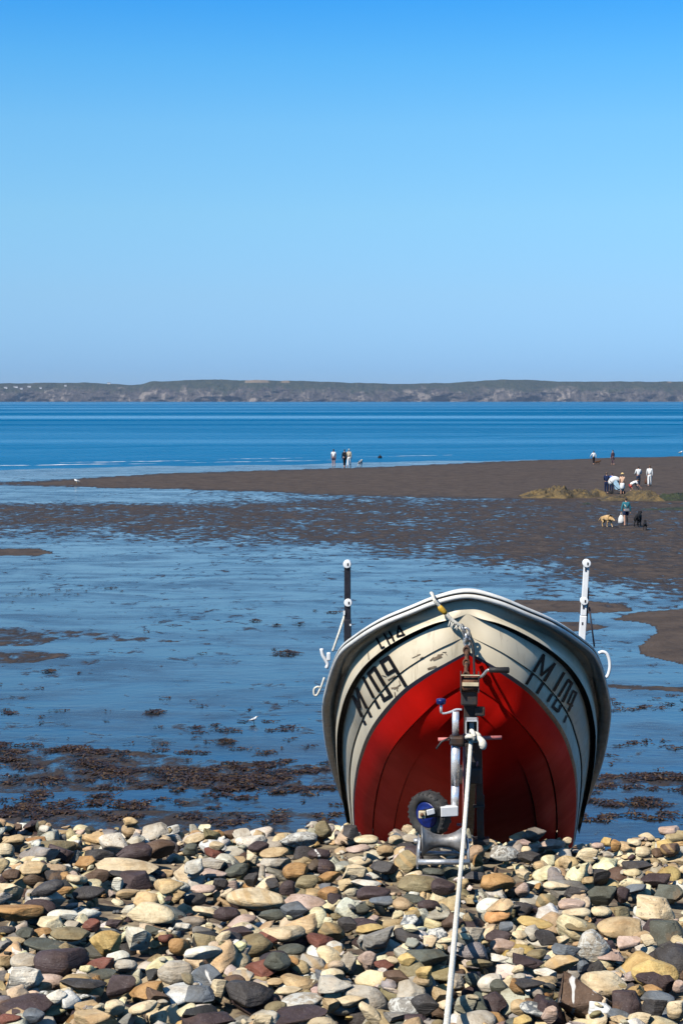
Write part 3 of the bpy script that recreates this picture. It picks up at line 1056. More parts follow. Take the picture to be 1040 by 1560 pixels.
# winch
wc = at(715, 1042, 9.66)
mb = MB()
for s in (-1, 1):
    mb.box(wc + LAT * (0.053 * s) + Vector((0, 0, 0.012)), (0.008, 0.11, 0.115), R_AX, 0, 0.002)
mb.box(wc + Vector((0, -0.045, 0.060)), (0.115, 0.012, 0.010), R_AX, 0, 0.002)
mb.box(wc + Vector((0, 0.03, -0.075)), (0.10, 0.09, 0.11), R_AX, 0, 0.01)
wn = mb.build('winch', M_STEEL, trailer)
mb = MB(); mb.lathe([(-0.048, 0.040), (-0.046, 0.046), (0.046, 0.046), (0.048, 0.040)], wc + Vector((0, -0.01, 0.0)), LAT, 20); mb.build('strap_drum', M_RUST, wn)
mb = MB(); mb.box(wc + Vector((0, -0.060, 0.008)), (0.098, 0.006, 0.022), R_AX, 0, 0.002)
mb.box(wc + Vector((0, -0.058, 0.062)), (0.112, 0.006, 0.006), R_AX, 0, 0.001); mb.build('strap', M_STRAP, wn)
mb = MB(); mb.tube(smooth_path([at(729, 1033, 9.63), at(735, 1029, 9.58), at(741, 1022, 9.55), at(745, 1020.5, 9.53)], 10), 0.009, 8)
cr = mb.build('crank_arm', M_GALV, wn)
mb = MB(); mb.lathe([(0, 0.010), (0.003, 0.016), (0.055, 0.0175), (0.06, 0.0165), (0.118, 0.019), (0.122, 0.012)], at(744, 1020.5, 9.53), LAT, 14); mb.build('grip', M_BLACK, cr)
mb = MB(); mb.tube([at(711, 985, 9.95), at(710.5, 1000, 9.86), at(709.5, 1020, 9.72), at(709.5, 1033, 9.65)], [0.014, 0.013, 0.012, 0.012], 8)
for k in range(5):
    ring(mb, at(710.2 - 0.1 * k, 991 + 9.5 * k, 9.91 - 0.06 * k), 0.017, 0.007, (1, 0.2, 0.3) if k % 2 else (0.2, 1, 0.2), stretch=1.4)
mb.build('winch_hook', M_RUST, wn)
mb = MB(); mb.tube(smooth_path([at(714, 975, 9.97), at(718.5, 980, 9.93), at(720.5, 992, 9.88), at(721.5, 1010, 9.76), at(722, 1028, 9.66)], 20), 0.0075, 8)
mb.build('cable', M_BLACK, wn)

# jockey wheel
dJ = 9.55
mb = MB()
mb.tube([at(693.5, 1084, dJ), at(693.5, 1120, dJ)], 0.0205, 16)
mb.tube([at(693.5, 1130, dJ), at(693, 1196, dJ)], 0.0265, 18)
mb.tube([at(693, 1196, dJ), at(692, 1240, dJ)], 0.0235, 16)
jk = mb.build('jockey_stem', M_CHROME, trailer)
mb = MB(); mb.box(at(695, 1127.5, dJ), (0.085, 0.085, 0.055), R_AX, 0, 0.012)
mb.box(at(703, 1134, dJ - 0.01), (0.07, 0.04, 0.02), R_AX, 0, 0.004)
mb.tube([at(684, 1124, dJ - .04), at(672, 1130, dJ - .05), at(664, 1141, dJ - .05)], 0.006, 8)
mb.build('clamp', M_STEEL, jk)
mb = MB(); mb.tube([at(667, 1126.5, dJ + .07), at(690, 1126, dJ + .07)], 0.0115, 12); mb.tube([at(700, 1125.5, dJ + .07), at(763.5, 1123.5, dJ + .07)], 0.0125, 12); mb.build('cross_handle', M_PINK, trailer)
mb = MB(); mb.tube(smooth_path([at(703, 1081, dJ), at(694, 1081, dJ), at(686, 1084.5, dJ - .01), at(676, 1087, dJ - .02), at(671.5, 1085, dJ - .02)], 14), 0.0065, 8)
mb.tube([at(671.5, 1086, dJ - .02), at(671.5, 1072, dJ - .02)], 0.0085, 10)
ch = mb.build('crank', M_CHROME, jk)
mb = MB(); mb.lathe([(0, 0.018), (0.004, 0.027), (0.026, 0.0295), (0.032, 0.027), (0.035, 0.016)], at(671.5, 1073, dJ - .02), (0, 0, 1), 18); mb.build('knob', M_BLUE, ch)
# fork arm
wcn = at(648.5, 1240.5, dJ - .07)
mb = MB()
beam(mb, at(696, 1234.5, dJ - .03), at(670, 1236, dJ - .05), 0.05, 0.058)
mb.build('fork', M_WHITEM, jk)
mb = MB(); beam(mb, at(670, 1236.2, dJ - .045), at(640, 1241, dJ - .075), 0.040, 0.048); mb.build('fork_arm', M_BLACK, jk)
mb = MB(); beam(mb, at(661.5, 1235.5, dJ - .085), at(649.5, 1238.5, dJ - .10), 0.010, 0.034); mb.build('reflector', M_WHITEM, jk)
mb = MB(); mb.box(at(642.5, 1241, dJ - .105), (0.042, 0.014, 0.046), R_AX, 0, 0.005); nut = mb.build('axle_plate', M_STRAP, jk)
mb = MB(); mb.lathe([(-0.012, 0.012), (0.0, 0.012)], at(642.5, 1241, dJ - .108), AX, 6); mb.build('nut', M_RUST, nut)
wax = (AX * 0.80 + LAT * 0.60 + Vector((0, 0, 0.04))).normalized()
wcc = at(654, 1240, dJ + 0.05)
prof = [(-0.030, 0.078), (-0.042, 0.095), (-0.046, 0.118), (-0.038, 0.132), (-0.020, 0.139), (0.020, 0.139), (0.038, 0.132), (0.046, 0.118), (0.042, 0.095), (0.030, 0.078)]
mb = MB(); mb.lathe(prof, wcc, wax, 40, 0, True)
u_ = wax.cross(Vector((0, 0, 1))).normalized(); v_ = wax.cross(u_)
for k in range(26):
    a = 2 * PI * k / 26
    rd = u_ * math.cos(a) + v_ * math.sin(a); tg = wax.cross(rd)
    RR = Matrix((wax, tg, rd)).transposed()
    mb.box(wcc + rd * 0.137 + wax * (0.018 if k % 2 else -0.018), (0.040, 0.017, 0.006), RR, 0, 0.002)
    mb.box(wcc + rd * 0.126 - wax * 0.041, (0.006, 0.012, 0.016), RR, 0, 0.002)
jt = mb.build('jockey_tyre', M_TYRE, jk)
mb = MB(); mb.lathe([(-0.044, 0.020), (-0.040, 0.040), (-0.030, 0.052), (-0.034, 0.070), (-0.030, 0.080), (0.034, 0.080), (0.030, 0.060), (0.044, 0.02)], wcc, wax, 30); mb.build('rim', M_BLUE, jt)

# ------------------------------------------------------------------ ground roller in front of the boat
bR = ray_top(677, 1316, 0.0)
dR = bR.y + 0.06
RO = Vector((bR.x, dR, float(top_z(bR.x, dR))))
roller = thing('keel_roller', RO, "grey concave cable roller in a galvanised frame sitting on the cobbles", 'roller')
cen = at(674, 1281, dR)
M_ROLLG = worn("roller_grey_iron", (0.30, 0.29, 0.28), 0.48, 0.55, var=0.35, scale=22, dark=(0.17, 0.16, 0.15))
k_ = dR / FPX
hwid = 33 * k_
prof = [(-hwid, 0.01), (-hwid, 24 * k_), (-hwid + 1.2 * k_, 23.5 * k_)]
for i in range(13):
    f = -1 + 2 * i / 12
    prof.append((f * hwid * 0.94, (9.5 + 12.5 * abs(f) ** 2.2) * k_))
prof += [(hwid - 1.2 * k_, 23.5 * k_), (hwid, 24 * k_), (hwid, 0.01)]
mb = MB(); mb.lathe(prof, cen, (1, 0, 0), 36); mb.build('drum', M_ROLLG, roller)
mb = MB()
for s in (-1, 1):
    x = cen.x + s * (hwid + 0.012)
    zt = at(677, 1273, dR).z; zb = at(677, 1317, dR).z
    q = [(-0.05, zt), (0.03, zt), (0.085, zb), (-0.085, zb)]
    xo = x + s * 0.006; xi = x - s * 0.002
    a = [Vector((xi + s * 0.012 * (0 if j < 2 else 1), dR + yy, zz)) for j, (yy, zz) in enumerate(q)] + [Vector((xo + s * 0.012 * (0 if j < 2 else 1), dR + yy, zz)) for j, (yy, zz) in enumerate(q)]
    mb.add(a, [(0, 1, 2, 3), (7, 6, 5, 4), (0, 4, 5, 1), (1, 5, 6, 2), (2, 6, 7, 3), (3, 7, 4, 0)], 0, False)
    # turned edge facing the viewer
    mb.tube([Vector((x, dR - 0.052, zt)), Vector((x + s * 0.012, dR - 0.088, zb + 0.012))], 0.008, 8)
zb = at(677, 1312.5, dR - .08).z
mb.tube([Vector((cen.x - hwid - 0.024, dR - 0.088, zb)), Vector((cen.x + hwid + 0.024, dR - 0.088, zb))], 0.017, 12)
mb.tube([Vector((cen.x - hwid - 0.024, dR + 0.088, zb)), Vector((cen.x + hwid + 0.024, dR + 0.088, zb))], 0.014, 12)
mb.build('frame', M_GALV, roller)
for s in (-1, 1):
    mb = MB(); mb.lathe([(0, 0.016), (0.03, 0.016), (0.032, 0.010)], cen + Vector((s * (hwid + 0.012), 0, 0)), (s, 0, 0), 6); mb.build('bolt', M_GALV, roller)

# ------------------------------------------------------------------ haul rope from the coupling towards the viewer
pts = [at(717.5, 1120, 9.50), at(714.5, 1160, 9.40), at(710.5, 1215, 9.22), at(705, 1285, 8.93), at(700, 1340, 8.50)]
for (px, py, h) in ((694.5, 1400, 0.125), (687.5, 1480, 0.10), (681, 1550, 0.085), (674, 1625, 0.08), (664, 1740, 0.08), (650, 1900, 0.06)):
    p = ray_top(px, py, h)
    if p.y > 9.45: p = at(px, py, 9.45)
    pts.append(p)
M_HAUL = worn("haul_rope_cream", (0.80, 0.74, 0.62), 0.85, var=0.22, scale=80, bump=0.4)
hr = thing('haul_rope', pts[0], "long thick cream haul rope stretched from the trailer coupling across the cobbles", 'rope')
path = smooth_path(pts, 260)
mb = MB()
rr = [0.0125 for p in path]
mb.tube(path, rr, 12)
for s in range(3):                      # lay of the strands
    q = []
    for i, p in enumerate(path):
        tt = (path[min(i + 1, 259)] - path[max(i - 1, 0)]).normalized()
        u = tt.cross(Vector((0, 0, 1))).normalized(); w = tt.cross(u)
        a = 2 * PI * (i / 5.0 + s / 3)
        q.append(p + (u * math.cos(a) + w * math.sin(a)) * 0.0046)
    mb.tube(q, 0.0092, 6)
mb.build('rope', M_HAUL, hr)
mb = MB()
for (px, py, a, b, ax) in ((720, 1120, 0.026, 0.014, (1, .2, .3)), (724, 1123, 0.022, 0.014, (.3, 1, .2)), (729, 1124.5, 0.020, 0.013, (.5, .3, 1)), (716, 1124, 0.021, 0.013, (.2, .6, 1))):
    ring(mb, at(px, py, 9.44), a, b, ax)
mb.tube(smooth_path([at(729, 1124, 9.42), at(734, 1130, 9.40), at(735, 1137, 9.40), at(732.5, 1141, 9.40)], 12), [0.014, 0.016, 0.018, 0.020, 0.022, 0.023, 0.024, 0.023, 0.022, 0.020, 0.016, 0.010], 10)
mb.build('knot', M_HAUL, hr)
# ------------------------------------------------------------------ cobbles
def make_proto(kind, seed, sub):
    r = np.random.default_rng(seed)
    bm = bmesh.new()
    bmesh.ops.create_icosphere(bm, subdivisions=sub, radius=1.0)
    bm.verts.ensure_lookup_table()
    V = np.array([v.co[:] for v in bm.verts])
    F = np.array([[v.index for v in f.verts] for f in bm.faces], np.int32)
    bm.free()
    npl, lo, hi, amp = {'r': (8, 0.62, 0.92, 0.06), 'f': (9, 0.52, 0.86, 0.07), 'a': (15, 0.40, 0.74, 0.09)}[kind]
    U = V.copy()
    for _ in range(npl):
        n = r.normal(size=3); n /= np.linalg.norm(n)
        h = r.uniform(lo, hi)
        dd = np.maximum(V @ n - h, 0)
        V = V - np.outer(dd * (1.0 if kind == 'a' else 0.88), n)
    # broad and fine unevenness
    for fr, a in ((1.6, amp * 1.6), (3.4, amp * 0.8), (7.5, amp * 0.34), (14, amp * 0.16)):
        dirs = r.normal(size=(5, 3)); dirs /= np.linalg.norm(dirs, axis=1)[:, None]
        ph = r.uniform(0, 6.28, 5)
        nz = np.sin(U @ dirs.T * fr + ph).mean(1)
        V = V * (1 + a * nz)[:, None]
    mn, mx = V.min(0), V.max(0)
    V = (V - (mn + mx) / 2) / ((mx - mn) / 2)
    return V, F


PROTO = {}
for kd in 'rfa':
    for i in range(9):
        for sub in (3, 4):
            PROTO[(kd, i, sub)] = make_proto(kd, 100 + i + ord(kd) * 13, sub)

PAL = {  # surface colours of dry stone
 'C': (0.80, 0.66, 0.43), 'W': (0.82, 0.76, 0.64), 'G': (0.29, 0.275, 0.245), 'D': (0.066, 0.060, 0.058), 'P': (0.074, 0.050, 0.050), 'B': (0.15, 0.095, 0.062),
 'T': (0.58, 0.43, 0.24), 'Y': (0.64, 0.46, 0.18), 'O': (0.50, 0.29, 0.115), 'R': (0.20, 0.075, 0.050), 'K': (0.56, 0.42, 0.34), 'E': (0.11, 0.115, 0.09),
 'L': (0.52, 0.47, 0.38), 'U': (0.165, 0.185, 0.205), 'V': (0.30, 0.245, 0.135)}
CNAME = {'C': 'cream', 'W': 'white', 'G': 'mid grey', 'D': 'charcoal', 'P': 'dark maroon', 'B': 'brown', 'T': 'tan', 'Y': 'yellow', 'O': 'rusty orange',
         'R': 'brick red', 'K': 'pinkish', 'E': 'dark green grey', 'L': 'pale grey', 'U': 'blue grey', 'V': 'olive'}


def stone_material(name, source, extra=None):
    t = NT(name)
    if source == 'attr':
        a = t.n('ShaderNodeAttribute'); a.attribute_name = 'tint'
        base = a.outputs['Color']
        v = t.coords('World')
    else:
        oi = t.n('ShaderNodeObjectInfo')
        base = oi.outputs['Color']
        v = t.coords('World')
    n1 = t.noise(v, 9.0, 6, 0.65, 0.6)
    n2 = t.noise(v, 55.0, 5, 0.7)
    n3 = t.noise(v, 170.0, 3, 0.7)
    lay = t.noise(t.coords('World', (4, 4, 30), (0.3, 0.25, 0)), 2.2, 4, 0.6, 0.7)
    c = t.mix(t.mapr(n1, 0.30, 0.72), base, t.mix(1.0, base, (0.56, 0.49, 0.42), 'MULTIPLY'))
    c = t.mix(t.mapr(lay, 0.52, 0.70, 0, 0.55), c, t.mix(1.0, base, (1.16, 1.02, 0.86), 'MULTIPLY'))
    c = t.mix(t.mapr(n2, 0.57, 0.68, 0, 0.6), c, t.mix(1.0, base, (0.42, 0.36, 0.32), 'MULTIPLY'))
    c = t.mix(t.mapr(n2, 0.26, 0.36, 0.45, 0), c, t.mix(0.5, base, (0.55, 0.50, 0.42)))
    c = t.mix(t.mapr(n3, 0.58, 0.70, 0, 0.5), c, t.mix(1.0, base, (0.45, 0.40, 0.36), 'MULTIPLY'))
    c = t.mix(t.mapr(n3, 0.30, 0.40, 0.4, 0), c, t.mix(0.45, base, (0.62, 0.58, 0.50)))
    rst = t.noise(v, 4.0, 4, 0.6, 0.4)
    c = t.mix(t.mapr(rst, 0.60, 0.72, 0, 0.32), c, (0.36, 0.19, 0.075))
    if extra == 'spots':
        vo = t.n('ShaderNodeTexVoronoi'); vo.inputs['Scale'].default_value = 9.0
        t.l(v, vo.inputs['Vector'])
        sp = t.math('MULTIPLY', t.mapr(vo.outputs['Distance'], 0.16, 0.22, 1, 0), t.mapr(n1, 0.52, 0.56))
        c = t.mix(sp, c, (0.66, 0.60, 0.50))
    elif extra == 'veins':
        wv = t.n('ShaderNodeTexWave'); wv.inputs['Scale'].default_value = 3.2; wv.inputs['Distortion'].default_value = 9; wv.inputs['Detail'].default_value = 3
        t.l(v, wv.inputs['Vector'])
        c = t.mix(t.math('MULTIPLY', t.mapr(wv.outputs['Fac'], 0.90, 0.97), t.mapr(n1, 0.47, 0.52)), c, (0.68, 0.64, 0.58))
    elif extra == 'bands':
        wv = t.n('ShaderNodeTexWave'); wv.inputs['Scale'].default_value = 6.0; wv.inputs['Distortion'].default_value = 4.0; wv.inputs['Detail'].default_value = 3
        t.l(t.coords('World', (0.7, 0.5, 1.4), (0.2, 0.5, 0)), wv.inputs['Vector'])
        c = t.mix(t.mapr(wv.outputs['Fac'], 0.5, 0.95, 0, 0.55), c, (0.48, 0.30, 0.12))
    elif extra == 'mottle':
        c = t.mix(t.mapr(t.noise(v, 26, 5, 0.75, 1.0), 0.46, 0.54), c, (0.55, 0.53, 0.47))
    elif extra == 'pits':
        c = t.mix(t.mapr(t.noise(v, 36, 4, 0.7, 0.5), 0.60, 0.66), c, (0.20, 0.14, 0.09))
    t.set('Base Color', c)
    t.set('Roughness', t.mapr(n1, 0.3, 0.7, 0.52, 0.78)).set('Specular IOR Level', 0.35)
    h = t.math('ADD', t.math('MULTIPLY', n1, 0.010), t.math('ADD', t.math('MULTIPLY', n2, 0.0042), t.math('ADD', t.math('MULTIPLY', n3, 0.0010), t.math('MULTIPLY', lay, 0.007))))
    t.set('Normal', t.bump(h, 1.0, 1.0))
    return t.mat


SM = {k: stone_material("cobble_" + (k or 'plain'), 'obj', k) for k in (None, 'spots', 'veins', 'bands', 'mottle', 'pits')}
SM_STUFF = stone_material("cobble_bed", 'attr')

# traced cobbles: crop origin, then (x, y, w, h in quarter pixels, tilt, colour, shape, words, extra)
CROPS = [
 ((0, 1240), [
  (90,160,140,75,0,'T','a',"angular tan block under the crest by the left edge",None), (290,225,330,120,0,'V','f',"long olive slab with a flat top near the crest at far left",None),
  (375,250,160,120,0,'P','a',None,None), (700,185,195,130,0,'W','a',"white wedge-shaped cobble with pitted face near the crest",'pits'), (820,245,230,150,0,'P','a',"big blocky maroon stone right of the white pitted wedge",None),
  (945,110,165,85,-15,'L','a',"pale grey wedge lying on the crest",None), (975,215,190,115,-5,'B','r',None,None), (205,345,165,100,0,'T','r',"domed tan and grey cobble near the left edge",None),
  (350,335,170,95,0,'D','a',None,None), (770,335,390,85,-6,'C','f',"long thin cream slab left of the middle",None), (755,350,190,62,12,'D','f',"narrow charcoal stone lying on the long cream slab",None),
  (225,455,240,115,0,'P','f',None,None), (315,490,270,80,14,'O','f',"long tan orange slab with a shaded end",None), (825,420,210,115,0,'P','a',None,None), (718,425,75,85,0,'W','a',None,None),
  (595,388,160,95,12,'B','f',None,None), (385,545,190,62,0,'W','f',None,None), (540,490,210,85,0,'D','f',None,None), (785,485,150,62,6,'T','r',None,None),
  (120,600,300,105,0,'O','f',"long rusty yellow slab at the left edge of the photo",None), (925,530,290,115,10,'C','f',None,None), (60,480,160,120,0,'C','a',None,None), (530,295,150,85,0,'O','a',None,'pits'),
  (30,230,120,110,0,'C','r',None,'pits'), (610,250,180,70,-5,'D','f',None,None), (470,400,130,60,10,'C','r',None,None), (70,375,110,70,0,'B','r',None,None)]),
 ((260, 1240), [
  (280,55,95,90,-30,'O','a',"orange stone standing upright on the crest left of the middle",None), (440,50,130,125,0,'L','a',"pale pointed stone standing highest on the crest",None), (660,80,160,125,0,'B','a',"rough dark lump on the crest right of the pale pointed stone",None),
  (925,100,95,110,30,'V','r',None,None), (155,160,160,85,-25,'C','a',None,None), (265,190,130,75,0,'R','a',None,None), (490,150,190,85,0,'W','r',"white crumbly rounded stone just under the crest",'pits'),
  (360,130,130,75,0,'B','a',None,None), (780,160,230,110,0,'G','a',"rough speckled grey block near the crest",'mottle'), (283,240,95,55,0,'C','r',None,None), (120,215,95,75,0,'E','r',None,None), (535,205,130,65,0,'P','r',None,None),
  (630,240,180,62,-5,'T','r',None,None), (240,310,210,95,0,'L','a',None,None), (260,365,170,55,0,'K','f',None,None), (420,290,110,62,0,'T','a',None,None), (500,275,75,105,0,'C','a',None,None),
  (632,300,180,78,0,'L','a',None,None), (760,355,160,115,0,'O','r',"knobbly orange and cream cobble right of the pale blocks",'pits'), (555,385,45,140,8,'L','a',None,None), (905,250,140,75,0,'P','r',None,'veins'), (970,390,140,72,15,'O','f',None,None),
  (525,520,380,155,-3,'C','r',"big pale yellow boulder with faint brown stripes",'bands'), (710,455,100,95,0,'P','r',None,None), (820,550,260,95,-8,'K','f',None,'pits'), (755,610,170,105,-10,'U','a',"smooth blue grey wedge at the big striped boulder's lower right",None),
  (335,610,170,95,0,'P','r',None,None), (830,425,150,110,30,'V','f',None,None), (235,600,210,65,12,'C','f',None,None), (200,460,150,65,0,'K','r',None,None), (150,525,140,75,0,'D','r',None,None),
  (620,615,180,80,0,'E','r',None,None), (400,350,150,80,20,'E','r',None,None), (490,400,90,90,0,'D','a',None,None), (620,415,90,70,0,'D','a',None,None), (300,430,110,90,0,'D','a',None,None), (940,330,130,100,15,'P','r',None,None)]),
 ((520, 1240), [
  (80,310,160,120,0,'C','a',"rough cream block left of the roller",'pits'), (260,320,180,85,0,'D','a',None,None), (405,295,160,135,-30,'V','a',"ribbed brown triangular stone left of the roller",'bands'), (268,230,115,75,0,'T','r',None,None),
  (465,425,255,115,0,'V','r',"olive boulder with a rusty top in front of the roller",None), (618,445,150,95,0,'P','r',"mauve rounded stone between olive boulder and haul rope",None), (150,425,190,55,0,'W','f',None,None), (195,485,210,88,5,'P','r',None,None),
  (950,430,220,115,5,'O','r',"domed orange cobble right of the haul rope",None), (900,565,165,105,15,'W','r',"smooth white pink oval cobble right of the rope",None), (1012,575,85,105,0,'W','a',None,None), (850,210,170,65,12,'C','f',None,None),
  (990,240,180,95,0,'G','r',"grey speckled stone under the boat's right side",'mottle'), (250,530,180,65,0,'U','r',None,None), (530,565,140,85,0,'P','r',None,None), (810,385,130,75,0,'D','a',None,None), (440,560,75,55,0,'Y','r',None,None),
  (160,610,140,68,0,'P','r',None,None), (330,160,90,60,0,'C','r',None,None), (150,160,150,60,0,'C','r',None,None), (400,215,130,70,0,'D','a',None,None), (620,225,120,60,0,'G','r',None,None), (100,215,150,60,0,'K','f',None,None),
  (560,355,140,60,-5,'E','r',None,None), (450,350,100,55,0,'Y','a',None,None), (830,290,70,80,20,'O','a',None,None), (60,120,110,80,0,'D','a',None,None), (430,520,160,55,8,'E','f',None,None), (420,150,110,50,0,'L','r',None,None), (1000,130,130,70,0,'U','a',None,None)]),
 ((780, 1240), [
  (770,80,115,62,0,'Y','r',"pale yellow stone on the crest toward the right edge",None), (955,95,140,65,0,'K','r',None,None), (630,122,65,75,0,'O','r',None,None), (455,245,145,95,0,'C','a',"pale cream lump with rusty corner below the crest at right",'pits'),
  (795,235,100,68,0,'C','r',"flat cream disc of stone near the right edge",None), (320,310,85,105,0,'T','a',None,None), (172,320,95,65,0,'T','r',None,None), (520,385,170,105,0,'D','a',"charcoal pyramid-shaped stone right of the boat",None),
  (100,270,150,85,0,'D','a',None,None), (870,400,190,95,0,'P','a',None,None), (390,490,160,92,0,'D','a',None,None), (540,490,190,125,0,'E','a',"large green grey lump below the charcoal pyramid",None), (270,440,170,62,0,'C','f',None,None),
  (960,480,210,105,0,'E','a',"big dark greenish boulder at the right edge under the crest",None), (210,540,140,105,0,'V','r',None,'bands'), (360,560,170,85,5,'K','r',None,None), (390,612,180,82,0,'C','r',"cream rounded stone below the pinkish one right of the rope",None),
  (870,582,260,145,8,'C','a',"big cream block with rusty end toward the right edge",'pits'), (740,455,160,55,-12,'U','f',None,None), (240,185,170,62,0,'K','f',None,None), (655,495,120,105,0,'P','a',None,None), (760,320,190,75,0,'D','a',None,None),
  (960,220,130,85,0,'B','r',None,'bands'), (60,470,90,90,-20,'K','r',None,None), (60,370,90,70,10,'C','a',None,None), (255,350,90,60,0,'W','r',None,None), (285,110,55,55,0,'V','r',None,None), (335,110,60,50,0,'C','r',None,None), (520,140,80,45,0,'K','r',None,None),
  (575,170,80,60,0,'Y','a',None,None), (820,140,110,50,8,'C','r',None,None), (740,180,90,62,15,'C','r',None,None), (960,140,75,45,0,'W','r',None,None), (930,190,110,60,-15,'Y','a',None,None), (585,255,70,50,0,'L','r',None,None), (540,590,130,70,0,'C','r',None,None)]),
 ((0, 1400), [
  (430,95,240,85,-5,'V','r',"flat olive oval stone above the long green grey slab",None), (350,170,400,95,-10,'E','f',"long green grey slab at lower left",None), (640,155,210,165,0,'Y','a',"bright yellow angular block with two bumps on top",None),
  (375,278,330,200,0,'P','r',"big dark maroon boulder with white spots at lower left",'spots'), (152,375,230,175,0,'W','a',"big white block with a rusty edge at the left",'pits'), (155,225,190,105,0,'L','r',None,None), (75,150,170,75,0,'T','r',None,None),
  (150,545,350,120,-6,'P','r',"long dark maroon slab in the lower left corner",None), (720,235,145,65,0,'W','r',"small white pebble right of the spotted maroon boulder",None), (605,285,200,95,10,'R','a',None,'pits'), (765,285,150,85,0,'L','r',None,None), (609,345,205,52,5,'E','f',None,None),
  (745,415,180,135,0,'P','a',"maroon stone with a cream cap at lower left",None), (345,510,135,85,-15,'W','r',"round white pebble beside the long maroon slab",None), (402,475,110,95,0,'C','r',None,None), (513,490,135,95,0,'E','a',None,'mottle'),
  (702,545,125,95,0,'C','r',"round cream pebble like a ball at lower left",None), (840,120,160,155,0,'W','a',"white and brown veined angular stone right of the yellow block",'pits'), (890,450,240,112,20,'O','a',"rusty orange stone with a tan front at lower left",None), (548,570,200,112,0,'T','a',None,None),
  (300,432,150,78,0,'E','a',None,'mottle'), (210,600,135,85,0,'U','r',None,None), (505,390,290,75,0,'D','f',None,None), (155,95,115,85,0,'E','r',None,None), (40,88,120,55,0,'D','r',None,None), (1012,122,95,55,0,'R','r',None,None),
  (60,610,150,68,-10,'R','f',None,None), (870,550,180,75,10,'C','f',None,None), (560,45,110,80,0,'R','r',None,None), (255,85,130,60,0,'O','f',None,None), (700,30,120,60,0,'P','a',None,None), (310,30,160,70,0,'C','a',None,None), (950,80,130,80,0,'E','a',None,None), (450,30,120,50,0,'L','a',None,'pits'), (960,480,170,90,-20,'B','a',None,None)]),
 ((260, 1400), [
  (30,330,220,160,0,'L','r',"large smooth grey pink boulder at lower left of middle",None), (220,300,200,210,0,'U','a',"dark blue grey layered stone beside the grey pink boulder",'veins'), (200,205,230,90,-5,'W','r',"smooth white dome-shaped stone left of the middle",None), (345,268,230,105,0,'B','f',"flat brown stone below the white dome",None),
  (512,160,215,130,-15,'V','r',"tan olive rounded block in the lower middle",None), (570,310,245,125,-20,'R','a',"dark red triangular prism in the lower middle",None), (480,468,300,175,0,'D','a',"big black layered block in the lower middle",None), (298,432,115,155,0,'C','a',"upright cream stone against the black layered block",None),
  (425,352,170,68,0,'L','r',None,'bands'), (800,505,260,85,8,'L','r',"flat pale grey oval stone with a white top at the bottom",'mottle'), (780,400,235,95,3,'T','a',"tan brown block above the flat grey oval",None), (230,580,350,140,0,'P','a',"large dark maroon block at the bottom left of middle",None),
  (790,590,340,95,-4,'P','a',"long dark maroon stone under the flat grey oval",None), (735,190,170,66,0,'E','r',None,None), (690,90,260,100,0,'C','r',"domed cream slab behind the tan olive block",None), (590,95,140,85,-25,'R','a',"brick red stone leaning on the domed cream slab",None), (870,272,190,75,15,'L','a',None,'bands'),
  (742,278,95,75,0,'O','r',None,None), (980,80,160,115,25,'V','r',None,'bands'), (238,90,140,200,25,'V','a',"upright dark olive stone left of the pink cobble",None), (410,70,210,95,-10,'P','a',None,None), (55,175,140,105,5,'O','r',None,None), (180,462,180,92,0,'U','a',None,None),
  (985,350,150,85,0,'C','r',None,None), (640,550,140,85,0,'V','r',None,None), (560,605,140,105,0,'C','a',None,None), (430,222,95,65,0,'C','a',None,None), (910,60,170,95,0,'R','a',None,None), (650,250,170,115,0,'E','r',None,None), (430,20,190,75,-20,'K','r',"smooth pink cobble below the big striped boulder",None),
  (320,115,110,60,30,'C','f',None,None), (320,190,140,90,0,'P','a',None,None), (70,50,120,60,0,'W','a',None,None), (1000,170,110,70,0,'W','r',None,'mottle'), (940,420,150,60,0,'P','r',None,None), (1000,440,120,60,10,'C','r',None,None), (980,530,120,110,0,'T','a',None,'pits'), (640,390,120,50,0,'T','r',None,None), (720,440,170,60,0,'C','f',None,None)]),
 ((520, 1400), [
  (140,490,300,185,22,'L','r',"long smooth pale stone sloping up to the right at the bottom",None), (180,580,205,95,38,'C','f',"slender cream stone in front of the long sloping pale stone",None), (425,540,290,150,0,'G','r',"mottled grey boulder at the bottom left of the rope",'mottle'), (520,240,270,130,0,'E','a',"dark green grey angular block beside the rope",None),
  (230,160,230,115,20,'G','a',"rough grey angular block left of the dark green block",None), (155,260,120,130,0,'K','a',None,None), (45,270,110,135,-15,'L','a',None,None), (168,370,190,85,0,'P','a',None,None), (330,355,160,85,0,'B','a',None,None), (510,425,170,135,-10,'D','a',None,None),
  (170,60,170,58,0,'Y','r',None,None), (500,315,105,88,0,'Y','a',None,None), (310,245,85,48,0,'C','r',None,None), (580,90,160,112,0,'U','a',None,'mottle'), (420,145,210,110,0,'D','a',None,None), (950,120,160,140,10,'P','a',"tall dark maroon block right of the rope",None),
  (980,170,160,88,5,'K','r',"orange and pink rounded cobble right of the rope shadow",None), (800,110,160,130,0,'L','a',None,'pits'), (800,210,105,55,5,'C','r',None,None), (905,395,160,112,10,'W','r',"half white half maroon cobble right of the rope shadow",None), (820,565,250,125,-8,'L','r',"large smooth tan grey stone at the bottom right of the rope",None),
  (600,475,120,110,-20,'T','a',None,None), (60,430,200,75,6,'C','f',None,None), (960,430,140,110,30,'E','f',None,None), (330,440,160,75,0,'G','a',None,None), (40,40,130,100,0,'D','a',None,None), (930,610,140,68,0,'O','r',None,None), (320,65,120,40,5,'C','f',None,None), (120,20,160,40,0,'P','f',None,None),
